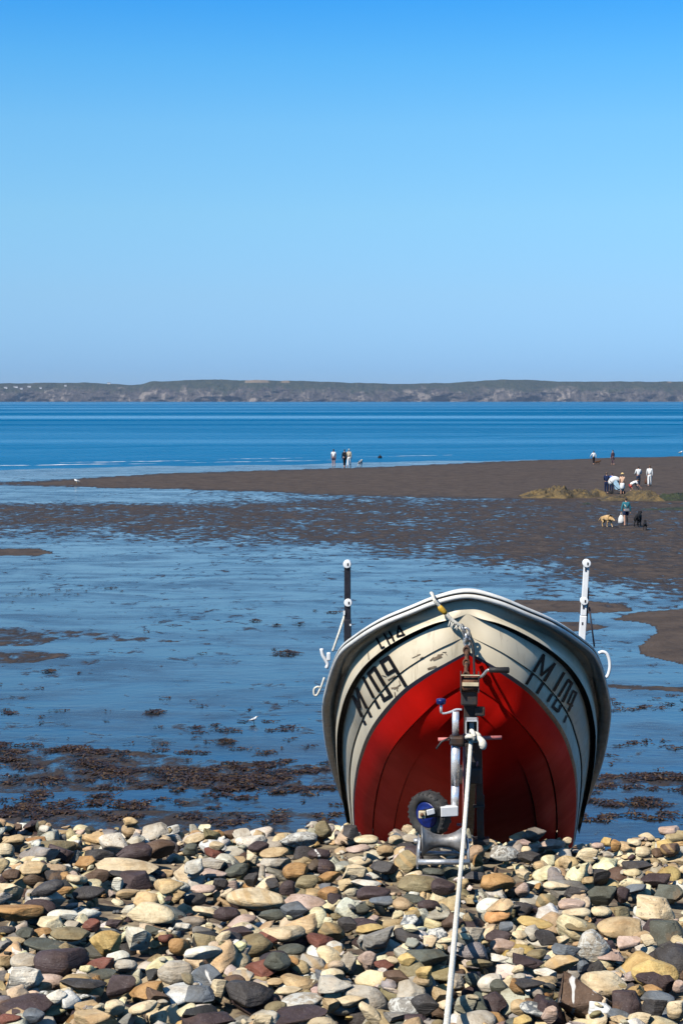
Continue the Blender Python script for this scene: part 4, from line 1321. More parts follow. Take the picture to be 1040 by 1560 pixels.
  (640,160,130,60,0,'C','a',None,None), (620,320,140,50,0,'Y','f',None,None), (375,250,60,90,15,'K','a',None,None), (840,275,170,60,-5,'V','f',None,None), (980,250,150,80,0,'W','a',None,'pits'), (800,380,100,90,0,'E','a',None,None), (920,520,160,110,-25,'P','a',None,None), (700,390,110,110,0,'L','a',None,None),
  (260,285,130,60,0,'R','a',None,None), (420,20,130,90,0,'U','a',None,'mottle'), (420,90,100,50,0,'C','a',None,None), (400,310,110,90,-20,'Y','a',None,None), (580,560,90,100,0,'V','r',None,None), (450,610,150,60,0,'P','a',None,None), (1000,60,90,80,0,'U','a',None,None)]),
 ((780, 1400), [
  (445,500,370,280,-15,'B','a',"large dark brown knobbly boulder with white veins at lower right",'veins'), (865,275,290,190,-8,'Y','r',"large bright yellow boulder at the right edge",None), (850,375,200,90,0,'P','a',"dark maroon stone in front of the yellow boulder",None), (935,350,110,130,0,'P','a',"pointed dark stone at the yellow boulder's right front",None),
  (492,195,200,195,-25,'L','r',"oval grey and white mottled stone in the lower right",'mottle'), (655,55,285,115,0,'T','r',"tan flat-topped boulder behind the oval mottled stone",None), (700,465,205,155,0,'P','a',"maroon block between the veined boulder and the yellow boulder",None), (560,400,285,145,8,'C','r',"smooth cream stone behind the veined boulder",None),
  (300,272,215,112,-25,'T','a',None,'bands'), (330,200,180,108,-10,'U','a',None,None), (200,130,155,95,10,'D','a',None,None), (122,90,100,105,0,'L','r',None,None), (945,90,240,135,0,'E','a',"big dark green grey boulder above the yellow boulder",None), (95,270,210,88,-8,'P','a',None,None), (198,332,140,65,0,'W','a',None,None),
  (138,560,200,82,15,'U','r',"long speckled blue grey stone at the bottom right of the rope",'mottle'), (100,470,210,65,0,'D','f',None,None), (685,530,230,85,-20,'U','f',None,None), (880,480,210,68,6,'U','f',None,None), (870,550,160,150,0,'D','a',None,None), (1000,560,130,130,0,'C','r',None,'pits'), (840,432,160,66,0,'O','r',None,None), (60,545,150,95,0,'T','r',None,None),
  (190,388,180,66,0,'T','r',None,None), (308,135,85,68,8,'C','a',None,None), (222,570,105,115,0,'K','a',None,'pits'), (372,350,100,68,0,'G','a',None,None), (430,290,76,76,0,'U','a',None,None), (770,605,160,75,0,'C','a',None,'pits'), (580,318,180,52,-5,'C','f',None,None), (140,28,230,60,-12,'Y','f',None,None), (705,150,150,88,0,'K','a',None,None),
  (585,140,110,70,0,'P','a',None,None), (40,105,100,60,0,'C','r',None,None), (60,160,90,55,0,'C','a',None,None), (820,140,90,80,0,'C','a',None,None), (950,190,130,110,-20,'D','a',None,None), (150,225,130,70,0,'V','f',None,None), (620,210,90,60,0,'K','a',None,'pits'), (1010,420,80,80,0,'K','r',None,None), (60,620,120,60,0,'Y','r',None,None), (420,20,200,60,0,'V','r',None,None), (40,370,90,80,0,'L','r',None,None), (650,600,110,60,0,'T','a',None,'pits'), (30,310,80,70,0,'C','a',None,None)]),
]

# --- bed of cobbles: heap the unnamed ones first on a height field
GX0, GX1, GY0, GY1, GS = -4.6, 6.2, 4.2, 13.2, 0.02
gx = np.arange(GX0, GX1, GS); gy = np.arange(GY0, GY1, GS)
GXm, GYm = np.meshgrid(gx, gy)
HF_ = base_z(GXm, GYm).astype(np.float64)
ID_ = np.full(HF_.shape, -1, np.int32)


def foot(x, y, a, b, yaw):
    R_ = max(a, b)
    i0 = max(int((y - R_ - GY0) / GS), 0); i1 = min(int((y + R_ - GY0) / GS) + 2, len(gy))
    j0 = max(int((x - R_ - GX0) / GS), 0); j1 = min(int((x + R_ - GX0) / GS) + 2, len(gx))
    if i1 <= i0 or j1 <= j0: return None
    X = GXm[i0:i1, j0:j1] - x; Y = GYm[i0:i1, j0:j1] - y
    cs, sn = math.cos(yaw), math.sin(yaw)
    u = (X * cs + Y * sn) / a; v = (-X * sn + Y * cs) / b
    rr = u * u + v * v
    return (slice(i0, i1), slice(j0, j1)), rr


def settle(x, y, a, b, c, yaw, k=0.55, q=0.62):
    f = foot(x, y, a, b, yaw)
    if f is None or not (f[1] < 1).any():
        return float(base_z(x, y)) + c * k, None
    sl, rr = f
    h = HF_[sl][rr < 0.8] if (rr < 0.8).any() else HF_[sl][rr < 1]
    return float(np.quantile(h, q)) + c * k, f


def stamp(f, z, c, ident):
    if f is None: return
    sl, rr = f
    top = z + c * np.sqrt(np.clip(1 - rr, 0, 1)) * 0.92
    msk = (rr < 1) & (top > HF_[sl])
    HF_[sl][msk] = top[msk]
    ID_[sl][msk] = ident


FILLCOL = list('CCCCCCCCCCCCTTTTTTTTTDDDPPPGGGGLLLLLLLWWWWWWWVVVEEUBBKOY')
stones = []     # dict: x y z a b c rot(kind,i) colour label extra traced


def rand_col():
    return random.choice(FILLCOL)


def add_fill(n, smin, smax, x0, x1, y0, y1, k, q, power=2.2):
    for _ in range(n):
        y = random.uniform(y0, y1); x = random.uniform(max(x0, -2.2 - (y - 5) * 0.25), min(x1, 2.4 + (y - 5) * 0.32))
        a = smin + (smax - smin) * random.random() ** power
        b = a * random.uniform(0.62, 0.95); c = a * random.uniform(0.34, 0.66)
        yaw = random.uniform(0, PI)
        z, f = settle(x, y, a, b, c, yaw, k, q)
        if z - float(base_z(x, y)) > (0.19 if y < 9.2 else 0.12) + a * 0.35: continue
        stamp(f, z, c, len(stones))
        stones.append(dict(x=x, y=y, z=z, a=a, b=b, c=c, yaw=yaw, tx=random.gauss(0, .28), ty=random.gauss(0, .26), kind=random.choice('rfaaaaa'), i=random.randrange(9),
                           col=rand_col(), label=None, extra=random.choice([None] * 5 + ['pits', 'mottle', 'bands', 'veins']), traced=False))


random.seed(21)
add_fill(2600, 0.035, 0.12, -4.4, 6.0, 4.3, 12.2, 0.45, 0.5)
add_fill(120, 0.05, 0.10, -4.4, 6.0, 4.3, 9.5, 0.5, 0.5, 1.5)
add_fill(3800, 0.018, 0.080, -4.4, 6.0, 4.3, 12.2, 0.55, 0.55, 2.6)
add_fill(1500, 0.009, 0.024, -4.0, 5.6, 4.6, 11.0, 0.55, 0.5, 1.6)

for (ox, oy), lst in CROPS:
    for (cx, cy, w, h, ang, col, kind, label, extra) in lst:
        px, py = ox + cx / 4, oy + cy / 4
        wp, hp = w / 4 * 1.02, h / 4 * 1.02
        dz = 0.03
        for _ in range(3):
            P = ray_top(px, py, dz)
            k = P.y / FPX
            a = wp / 2 * k
            b = a * (0.80 if kind != 'f' else 0.62)
            hv = hp / 2 * k
            ct = 0.965; st = 0.26
            c = math.sqrt(max(hv * hv - (b * st) ** 2, (0.45 * hv) ** 2)) / ct
            z, f = settle(P.x, P.y, a, b, c, 0, 0.50, 0.55)
            dz = z - float(top_z(P.x, P.y))
            dz = min(max(dz, -0.03), 0.10)
        z = float(top_z(P.x, P.y)) + dz
        f = foot(P.x, P.y, a, b, 0)
        stamp(f, z, c, len(stones))
        stones.append(dict(x=P.x, y=P.y, z=z, a=a, b=b, c=c, yaw=0.0, tx=random.gauss(0, .10), ty=math.radians(-ang), kind=kind, i=random.randrange(9),
                           col=col, label=label, extra=extra, traced=True, flip=random.choice((0, PI))))

# which of the heaped ones show largest: visible plan area times the view's foreshortening, in photo pixels
cnt = np.bincount(ID_[ID_ >= 0].ravel(), minlength=len(stones))
tl_ = [i for i, s in enumerate(stones) if s['traced']]
cand = []
for i, s in enumerate(stones):
    if s['traced']: continue
    px, py, k = to_px((s['x'], s['y'], s['z']))
    if not (0 < px < 1040 and 1245 < py < 1558): continue
    full = PI * s['a'] * s['b'] / (GS * GS)
    vis = cnt[i] / max(full, 1)
    cand.append((min(vis, 1) ** 1.5 * s['a'] * (s['c'] + 0.3 * s['b']) * (FPX / k) ** 2, i))
cand.sort(reverse=True)
n_extra = max(0, 300 - len(tl_))
chosen = set(tl_) | set(i for _, i in cand[:n_extra])


def stone_rot(s):
    return Euler((s['tx'], s['ty'], s['yaw'] + s.get('flip', 0)), 'XYZ').to_matrix()


# --- the rest as one bed
Vall, Fall, Call = [], [], []
off = 0
random.seed(5)
for i, s in enumerate(stones):
    if i in chosen: continue
    V, F = PROTO[(s['kind'], s['i'], 3)]
    R = np.array(stone_rot(s))
    W_ = (V * np.array([s['a'], s['b'], s['c']])) @ R.T + np.array([s['x'], s['y'], s['z']])
    Vall.append(W_); Fall.append(F + off); off += len(V)
    j = random.uniform(0.72, 1.2)
    cc = [min(v * j * random.uniform(0.94, 1.06), 0.82) for v in PAL[s['col']]] + [1]
    Call.append(np.tile(np.array(cc, np.float32), (len(V), 1)))
# the bank runs on either side and up towards the viewer
for _ in range(5200):
    y = random.uniform(-4.0, 12.0); x = random.uniform(-16, 18)
    if y > 4.35 and -2.35 - (y - 5) * 0.25 < x < 2.5 + (y - 5) * 0.32: continue
    a = random.uniform(0.05, 0.14); c = a * random.uniform(.4, .65); b = a * random.uniform(.65, .95)
    V, F = PROTO[(random.choice('rfa'), random.randrange(9), 3)]
    R = np.array(Euler((random.gauss(0, .25), random.gauss(0, .25), random.uniform(0, 6)), 'XYZ').to_matrix())
    W_ = (V * np.array([a, b, c])) @ R.T + np.array([x, y, float(base_z(x, y)) + c * random.uniform(0.3, 1.0)])
    Vall.append(W_); Fall.append(F + off); off += len(V)
    Call.append(np.tile(np.array([*PAL[rand_col()], 1], np.float32), (len(V), 1)))
# the steep back of the bank behind the crest
for _ in range(1500):
    y = random.uniform(11.8, 18.9); x = random.uniform(-6, 8)
    a = random.uniform(0.06, 0.16); c = a * random.uniform(.4, .65); b = a * .8
    V, F = PROTO[(random.choice('rfa'), random.randrange(9), 3)]
    R = np.array(Euler((random.gauss(-.4, .2), random.gauss(0, .2), random.uniform(0, 6)), 'XYZ').to_matrix())
    W_ = (V * np.array([a, b, c])) @ R.T + np.array([x, y, float(base_z(x, y)) + c * 0.5])
    Vall.append(W_); Fall.append(F + off); off += len(V)
    Call.append(np.tile(np.array([*PAL[rand_col()], 1], np.float32), (len(V), 1)))


def tri_mesh(name, V, F, mat):
    me = bpy.data.meshes.new(name)
    me.vertices.add(len(V)); me.vertices.foreach_set('co', V.astype(np.float32).ravel())
    me.loops.add(F.size); me.loops.foreach_set('vertex_index', F.astype(np.int32).ravel())
    me.polygons.add(len(F))
    me.polygons.foreach_set('loop_start', (np.arange(len(F)) * 3).astype(np.int32))
    me.polygons.foreach_set('loop_total', np.full(len(F), 3, np.int32))
    me.polygons.foreach_set('use_smooth', np.ones(len(F), bool))
    me.update(); me.validate()
    me.materials.append(mat)
    return me


me = tri_mesh('cobble_bed', np.concatenate(Vall), np.concatenate(Fall), SM_STUFF)
ca = me.attributes.new('tint', 'FLOAT_COLOR', 'POINT')
ca.data.foreach_set('color', np.concatenate(Call).ravel())
bed = bpy.data.objects.new('cobble_bed', me); COL.objects.link(bed)
tag(bed, kind='stuff')

# --- the 300 that show largest, each its own object
pm = {}
marks = []      # the described cobbles serve as landmarks for the others
for i in tl_:
    s = stones[i]
    if s['label']:
        px, py, k = to_px((s['x'], s['y'], s['z']))
        marks.append((px, py, s['label']))
SHORT = []
for px, py, lab in marks:
    w = lab.split()
    SHORT.append((px, py, lab))
used = set(m[2] for m in marks)


def size_word(wp):
    return 'big' if wp > 62 else 'medium' if wp > 40 else 'small' if wp > 24 else 'tiny'


def shape_word(s):
    r_ = s['c'] / s['a']
    if s['kind'] == 'a':
        return 'angular' if r_ > 0.42 else 'flat angular'
    if s['kind'] == 'f':
        return 'slab-like'
    return 'rounded' if r_ > 0.45 else 'flattish'


REFS = [  # things easy to find: photo position and words
 (677, 1290, "the roller"), (700, 1330, "the haul rope by the roller"), (695, 1400, "the middle of the haul rope"), (685, 1500, "the lower haul rope"),
 (600, 1262, "the jockey wheel"), (800, 1262, "the boat's right side"), (545, 1255, "the boat's left side")]
KEYREF = {
 "long olive slab with a flat top near the crest at far left": "the long olive slab at far left", "white wedge-shaped cobble with pitted face near the crest": "the white pitted wedge",
 "big blocky maroon stone right of the white pitted wedge": "the blocky maroon stone by the white wedge", "pale grey wedge lying on the crest": "the pale wedge on the crest",
 "long thin cream slab left of the middle": "the long thin cream slab", "long tan orange slab with a shaded end": "the long tan orange slab", "long rusty yellow slab at the left edge of the photo": "the rusty yellow slab at the left edge",
 "pale pointed stone standing highest on the crest": "the pale pointed crest stone", "rough speckled grey block near the crest": "the speckled grey block", "knobbly orange and cream cobble right of the pale blocks": "the knobbly orange cobble",
 "big pale yellow boulder with faint brown stripes": "the striped pale yellow boulder", "smooth blue grey wedge at the big striped boulder's lower right": "the smooth blue grey wedge", "rough cream block left of the roller": "the rough cream block by the roller",
 "olive boulder with a rusty top in front of the roller": "the olive boulder before the roller", "domed orange cobble right of the haul rope": "the domed orange cobble", "smooth white pink oval cobble right of the rope": "the white pink oval cobble",
 "pale yellow stone on the crest toward the right edge": "the yellow crest stone at right", "pale cream lump with rusty corner below the crest at right": "the cream lump below the crest", "charcoal pyramid-shaped stone right of the boat": "the charcoal pyramid stone",
 "large green grey lump below the charcoal pyramid": "the green grey lump at right", "big dark greenish boulder at the right edge under the crest": "the dark greenish boulder at right", "big cream block with rusty end toward the right edge": "the big cream block at right",
 "long green grey slab at lower left": "the long green grey slab", "bright yellow angular block with two bumps on top": "the bright yellow block", "big dark maroon boulder with white spots at lower left": "the white-spotted maroon boulder",
 "big white block with a rusty edge at the left": "the big white block", "long dark maroon slab in the lower left corner": "the long maroon slab", "round cream pebble like a ball at lower left": "the ball-like cream pebble", "rusty orange stone with a tan front at lower left": "the rusty orange stone at lower left",
 "large smooth grey pink boulder at lower left of middle": "the grey pink boulder", "smooth white dome-shaped stone left of the middle": "the white dome stone", "tan olive rounded block in the lower middle": "the tan olive block",
 "dark red triangular prism in the lower middle": "the dark red prism", "big black layered block in the lower middle": "the black layered block", "flat pale grey oval stone with a white top at the bottom": "the flat grey oval",
 "long smooth pale stone sloping up to the right at the bottom": "the sloping pale stone", "mottled grey boulder at the bottom left of the rope": "the mottled grey boulder", "dark green grey angular block beside the rope": "the dark green block by the rope",
 "tall dark maroon block right of the rope": "the tall maroon block", "half white half maroon cobble right of the rope shadow": "the half white cobble", "large smooth tan grey stone at the bottom right of the rope": "the tan grey bottom stone",
 "large dark brown knobbly boulder with white veins at lower right": "the white-veined brown boulder", "large bright yellow boulder at the right edge": "the large yellow boulder", "oval grey and white mottled stone in the lower right": "the mottled oval",
 "tan flat-topped boulder behind the oval mottled stone": "the tan flat-topped boulder", "smooth cream stone behind the veined boulder": "the smooth cream stone", "big dark green grey boulder above the yellow boulder": "the boulder behind the yellow one",
 "long speckled blue grey stone at the bottom right of the rope": "the speckled blue grey stone"}
for px, py, lab in marks:
    if lab in KEYREF: REFS.append((px, py, KEYREF[lab]))


def auto_label(s):
    px, py, k = to_px((s['x'], s['y'], s['z']))
    wp = 2 * s['a'] * FPX / k
    refs = sorted(REFS, key=lambda r_: (r_[0] - px) ** 2 + ((r_[1] - py) * 1.5) ** 2)
    base = f"{size_word(wp)} {CNAME[s['col']]} {shape_word(s)} cobble"
    def rel(rf):
        dx, dy = px - rf[0], (py - rf[1]) * 1.5
        if abs(dx) > 1.6 * abs(dy): return 'right of' if dx > 0 else 'left of'
        if abs(dy) > 1.6 * abs(dx): return 'below' if dy > 0 else 'above'
        return ('lower' if dy > 0 else 'upper') + (' right of' if dx > 0 else ' left of')
    for rf in refs[:4]:
        r1 = rel(rf)
        far = math.hypot(px - rf[0], (py - rf[1]) * 1.5)
        near = 'close ' if far < 55 else '' if far < 110 else 'well '
        cands = [f"{base} {near}{r1} {rf[2]}"]
        for lab in cands:
            if lab not in used and len(lab.split()) <= 16:
                used.add(lab); return lab
    rf0 = refs[0]
    for rf in refs[1:9]:
        lab = f"{base} between {rf0[2]} and {rf[2]}"
        if lab not in used and len(lab.split()) <= 16:
            used.add(lab); return lab
    for rf in refs[:6]:
        lab = f"{base}, second one {rel(rf)} {rf[2]}"
        if lab not in used and len(lab.split()) <= 16:
            used.add(lab); return lab
    used.add(base + " on the shingle"); return base + " on the shingle"


random.seed(9)
for i in sorted(chosen):
    s = stones[i]
    key = (s['kind'], s['i'], 4)
    if key not in pm:
        pm[key] = tri_mesh('cobble', *PROTO[key], SM[None])
    o = bpy.data.objects.new('cobble', pm[key])
    o.location = (s['x'], s['y'], s['z'])
    o.rotation_euler = (s['tx'], s['ty'], s['yaw'] + s.get('flip', 0))
    o.scale = (s['a'], s['b'], s['c'])
    if s['extra']:
        o.material_slots[0].link = 'OBJECT'
    COL.objects.link(o)
    if s['extra']:
        o.material_slots[0].link = 'OBJECT'; o.material_slots[0].material = SM[s['extra']]
    j = random.uniform(0.92, 1.1)
    o.color = (*[min(v * j, 0.82) for v in PAL[s['col']]], 1)
    tag(o, s['label'] or auto_label(s), 'stone', 'cobbles on the shingle bank')
print("cobbles: traced", len(tl_), "individual", len(chosen), "all", len(stones))
# ------------------------------------------------------------------ weed on the wet flat (nobody could count it)
t = NT("bladder_weed")
v = t.coords('World')
a = t.n('ShaderNodeAttribute'); a.attribute_name = 'tint'
t.set('Base Color', t.mix(t.mapr(t.noise(v, 18, 4, 0.7), 0.35, 0.7), a.outputs['Color'], t.mix(1.0, a.outputs['Color'], (0.45, 0.40, 0.40), 'MULTIPLY')))
t.set('Roughness', 0.42).set('Specular IOR Level', 0.4)
M_WEED = t.mat
WCOL = [(0.046, 0.024, 0.013), (0.034, 0.018, 0.012), (0.056, 0.029, 0.015), (0.078, 0.042, 0.018), (0.026, 0.015, 0.011), (0.11, 0.066, 0.028)]


class Weed:
    def __init__(self):
        self.V = []; self.F = []; self.C = []

    def frond(self, p, L, w, h, col):
        ang = random.uniform(0, 2 * PI)
        n = 4
        base = len(self.V)
        x, y, z = p
        bend = random.uniform(-1.2, 1.2)
        for i in range(n + 1):
            f = i / n
            ww = w * (0.5 + math.sin(PI * min(f * 0.9 + 0.1, 1)) * 0.8)
            zz = z + 0.006 + h * math.sin(PI * f) + random.uniform(0, 0.012)
            px_, py_ = x - math.sin(ang) * ww, y + math.cos(ang) * ww
            qx, qy = x + math.sin(ang) * ww, y - math.cos(ang) * ww
            self.V += [(px_, py_, zz + random.uniform(-.004, .012)), (qx, qy, zz)]
            self.C += [col, col]
            x += math.cos(ang) * L / n; y += math.sin(ang) * L / n
            ang += bend / n
        for i in range(n):
            k = base + 2 * i
            self.F.append((k, k + 1, k + 3, k + 2))

    def clump(self, c, rx, ry, n, h, Lr=(0.06, 0.19)):
        for _ in range(n):
            a = random.uniform(0, 2 * PI); r = random.random() ** 0.6
            f = 1 - r
            p = (c[0] + math.cos(a) * r * rx, c[1] + math.sin(a) * r * ry, c[2] + h * f * random.uniform(0.2, 1.0))
            self.frond(p, random.uniform(*Lr), random.uniform(0.007, 0.018), random.uniform(0.002, 0.010 + h * 0.15), random.choice(WCOL))

    def build(self, name, parent=None):
        me = bpy.data.meshes.new(name)
        ox, oy, oz = parent.location if parent else (0, 0, 0)
        me.from_pydata([(x - ox, y - oy, z - oz) for x, y, z in self.V], [], self.F)
        at_ = me.attributes.new('tint', 'FLOAT_COLOR', 'POINT')
        at_.data.foreach_set('color', np.array([[*c, 1] for c in self.C], np.float32).ravel())
        me.materials.append(M_WEED)
        o = bpy.data.objects.new(name, me); COL.objects.link(o)
        if parent: o.parent = parent
        return o


random.seed(31)
wd = Weed()


def wclump(px, py, wpx, n, h=0.05, asp=0.6):
    p = on_z(px, py, 0.0)
    k = p.y / FPX
    wd.clump((p.x, p.y, 0.0), wpx * k / 2, wpx * k / 2 * asp, n, h)


# the tangled wrack lines: streaks of clumps
def streak(x0, y0, x1, y1, thick, count, size=(10, 34), dens=1.0, h=0.06):
    for _ in range(count):
        f = random.random()
        px = x0 + (x1 - x0) * f + random.gauss(0, 6)
        py = y0 + (y1 - y0) * f + random.gauss(0, thick)
        if 505 < px < 905 and py > 1100 and not (520 > px or px > 880): continue
        if random.random() < 0.34: continue
        wclump(px, py, random.uniform(*size) * 1.25, int(random.uniform(14, 40) * dens), random.uniform(0.2, 0.9) * h * 0.5, random.uniform(0.2, 0.5))


streak(-120, 1138, 170, 1143, 5, 34, (12, 40), 1.0, 0.08)
streak(60, 1142, 215, 1152, 4, 14, (14, 36), 1.0, 0.08)
streak(-120, 1160, 190, 1172, 8, 52, (16, 46), 1.1, 0.09)
streak(130, 1172, 330, 1186, 9, 56, (18, 48), 1.2, 0.10)
streak(240, 1180, 430, 1184, 7, 38, (18, 42), 1.2, 0.10)
streak(300, 1168, 430, 1164, 3, 18, (12, 36), 1.0, 0.07)
streak(330, 1196, 520, 1196, 8, 46, (14, 40), 1.1, 0.09)
streak(-120, 1190, 160, 1196, 8, 44, (14, 42), 1.0, 0.08)
streak(420, 1178, 520, 1166, 5, 18, (12, 34), 0.9, 0.06)
streak(230, 1140, 410, 1140, 4, 10, (12, 34), 0.8, 0.05)
streak(-120, 1212, 520, 1214, 9, 44, (10, 34), 0.8, 0.06)
streak(140, 1225, 230, 1227, 3, 14, (14, 40), 1.0, 0.08)
streak(-120, 1232, 140, 1240, 8, 60, (10, 36), 1.0, 0.06)
streak(140, 1244, 520, 1248, 6, 46, (10, 32), 0.8, 0.05)
streak(0, 1086, 130, 1090, 4, 12, (8, 24), 0.6, 0.04)
streak(230, 1105, 470, 1108, 6, 24, (6, 20), 0.5, 0.03)
streak(880, 1186, 1160, 1182, 3, 40, (18, 46), 1.2, 0.10)
streak(900, 1200, 1160, 1206, 5, 22, (10, 30), 0.8, 0.05)
streak(880, 1222, 1010, 1226, 3, 10, (12, 36), 0.9, 0.06)
streak(860, 1246, 1160, 1244, 4, 40, (14, 38), 1.0, 0.07)
streak(925, 1068, 1040, 1080, 7, 20, (6, 18), 0.5, 0.03)
streak(920, 1130, 1100, 1150, 10, 16, (5, 16), 0.4, 0.03)
for _ in range(150):                                    # scraps over the whole flat
    px = random.uniform(-150, 1190); py = random.choice((random.uniform(880, 1130), random.uniform(1060, 1255), random.uniform(1100, 1255)))
    if 500 < px < 915 and py > 900: continue
    wclump(px, py, random.uniform(3, 13), random.randint(2, 7), 0.02)
for (px, py) in ((12, 906), (25, 908), (32, 904), (45, 908), (52, 905), (60, 907), (72, 906), (88, 899), (100, 906), (20, 918), (42, 897), (104, 900), (118, 906), (132, 901)):
    wclump(px, py, random.uniform(5, 10), 6, 0.03)
tag(wd.build('seaweed'), kind='stuff')

for (px, py, w, n, h, lab) in ((436, 996, 40, 90, 0.10, "largest lone mound of dark weed, on the wet flat left of the boat's bow"),
                               (235, 1086, 30, 60, 0.06, "low dark weed mound on the wet sand above the wrack band at left"),
                               (345, 1131, 26, 55, 0.06, "weed clump on the wet flat, nearest above the thick wrack band"),
                               (507, 933, 18, 26, 0.03, "thin flat scrap of weed beside the boat's left post"),
                               (422, 953, 10, 18, 0.05, "small dark tuft of weed, middle of a loose row left of the boat"),
                               (457, 951, 8, 18, 0.07, "small upright tuft of weed, right end of a loose row left of the boat"),
                               (388, 946, 18, 30, 0.04, "two-lobed weed scrap at the left end of a loose row left of the boat"),
                               (75, 1023, 20, 34, 0.04, "thin weed scrap alone on the bright wet sand far left"),
                               (979, 1223, 60, 120, 0.08, "broad dark weed mat right of the boat below the weed ridge"),
                               (170, 896, 16, 20, 0.03, "tiny weed scrap high on the bright wet flat at left")):
    p = on_z(px, py, 0.0)
    c = thing('seaweed_clump', p, lab, 'seaweed')
    w2 = Weed(); w2.clump((p.x, p.y, 0), w * p.y / FPX / 2, w * p.y / FPX * 0.42, int(n * 1.5), h)
    w2.build('fronds', c)

# ------------------------------------------------------------------ weed-covered rocks
t = NT("weedy_rock")
v = t.coords('World')
n1 = t.noise(v, 1.6, 5, 0.65, 0.4); n2 = t.noise(v, 7, 4, 0.7)
c = t.mix(t.mapr(n1, 0.36, 0.62), (0.15, 0.098, 0.034), (0.046, 0.035, 0.020))
c = t.mix(t.mapr(n2, 0.55, 0.7), c, (0.030, 0.026, 0.018))
t.set('Base Color', c).set('Roughness', 0.8)
t.set('Normal', t.bump(n2, 0.9, 0.08))
M_WROCK = t.mat
t = NT("green_weed_rock")
v = t.coords('World')
n1 = t.noise(v, 2.2, 5, 0.65, 0.4)
t.set('Base Color', t.mix(t.mapr(n1, 0.36, 0.62), (0.035, 0.045, 0.014), (0.016, 0.020, 0.012))).set('Roughness', 0.7)
t.set('Normal', t.bump(t.noise(v, 8, 4, 0.7), 0.9, 0.08))
M_GROCK = t.mat
random.seed(77)


def reef(name, x0, x1, ybase, tops, depth, mat, lab, lumps=34):
    """one rough outcrop: a joined ridge of many lumps between two photo columns"""
    a = on_z(x0, ybase, 0.02); b = on_z(x1, ybase, 0.02)
    k = (a.y + b.y) / 2 / FPX
    root = thing(name, (a + b) / 2, lab, 'rocks')
    nx_, ny_ = 170, 34
    X = np.linspace(a.x, b.x, nx_); Y = np.linspace(-depth * 0.25, depth * 1.0, ny_)
    Xg_, Yg_ = np.meshgrid(X, Y)
    pxs = np.linspace(x0, x1, nx_)
    H = np.interp(pxs, [q[0] for q in tops], [q[1] for q in tops]) * k
    prof = np.sin(np.clip((Yg_ + depth * 0.25) / (depth * 1.25), 0, 1) * PI) ** 0.7
    seed = abs(hash(lab)) % 1000 if False else len(lab) * 7
    lump = vnoise(Xg_ / 0.6 + 11, Yg_ / 0.8 + 5, seed, 3) * 1.0 + (vnoise(Xg_ / 0.2, Yg_ / 0.25, seed + 1, 2) - 0.5) * 0.8
    Z = H[None, :] * prof * (0.45 + lump * 0.85) - 0.03
    ybase_w = np.linspace(a.y, b.y, nx_)[None, :] + (vnoise(X / 1.4, X * 0, seed + 3, 2)[None, :] - 0.5) * 1.8
    o = grid_mesh('outcrop', Xg_ - root.location.x, Yg_ + ybase_w - root.location.y, Z - root.location.z, mat)
    o.parent = root
    return root


reef('weedy_rocks', 793, 905, 757.5, [(793, 2), (810, 10), (830, 13), (848, 17), (862, 16), (870, 12), (890, 12), (897, 10), (905, 3)], 2.6, M_WROCK, "low ridge of yellow brown weedy rock left of the group on the beach")
reef('weedy_rocks', 898, 930, 756.5, [(898, 3), (905, 9), (914, 10), (922, 8), (930, 3)], 2.4, M_WROCK, "short weedy rock between the long ridge and the pushchair")
reef('weedy_rocks', 913, 1008, 762.0, [(913, 2), (930, 6), (955, 7), (968, 12), (985, 15), (998, 12), (1008, 4)], 2.6, M_WROCK, "weedy brown rock bank behind the woman with the dogs")
reef('weedy_rocks', 1004, 1075, 761.5, [(1004, 3), (1015, 9), (1030, 10), (1050, 11), (1075, 4)], 2.6, M_GROCK, "dark green weedy rock at the right edge behind the dogs")
reef('flat_rocks', 1008, 1075, 776.5, [(1008, 1), (1025, 3), (1050, 4), (1075, 2)], 1.6, M_GROCK, "thin dark rock streak at the right edge below the green weedy rock")
reef('flat_rocks', 976, 1012, 776.0, [(976, 1), (990, 2), (1003, 2.4), (1012, 1)], 1.2, M_GROCK, "faint dark green streak of rock right of the woman with the dogs")
reef('flat_rocks', 886, 902, 767.5, [(886, 1), (893, 3.4), (902, 1)], 0.9, M_GROCK, "small dark flat rock left of the woman with the dogs")
reef('flat_rocks', 1030, 1050, 713.8, [(1030, 1), (1038, 2.5), (1050, 2)], 1.5, M_GROCK, "tiny dark rock on the brown bar at the right edge")

# ------------------------------------------------------------------ people
M_SKIN = worn("skin", (0.46, 0.25, 0.17), 0.6, var=0.12, scale=10, bump=0)
M_HAIRD = worn("hair_dark", (0.025, 0.016, 0.012), 0.6, var=0.3)
M_HAIRB = worn("hair_brown", (0.10, 0.055, 0.03), 0.6, var=0.3)
M_HAIRG = worn("hair_grey", (0.40, 0.38, 0.35), 0.7, var=0.3)


def cloth(name, col):
    return worn(name, col, 0.9, var=0.25, scale=9, bump=0.25, spec=0.2)


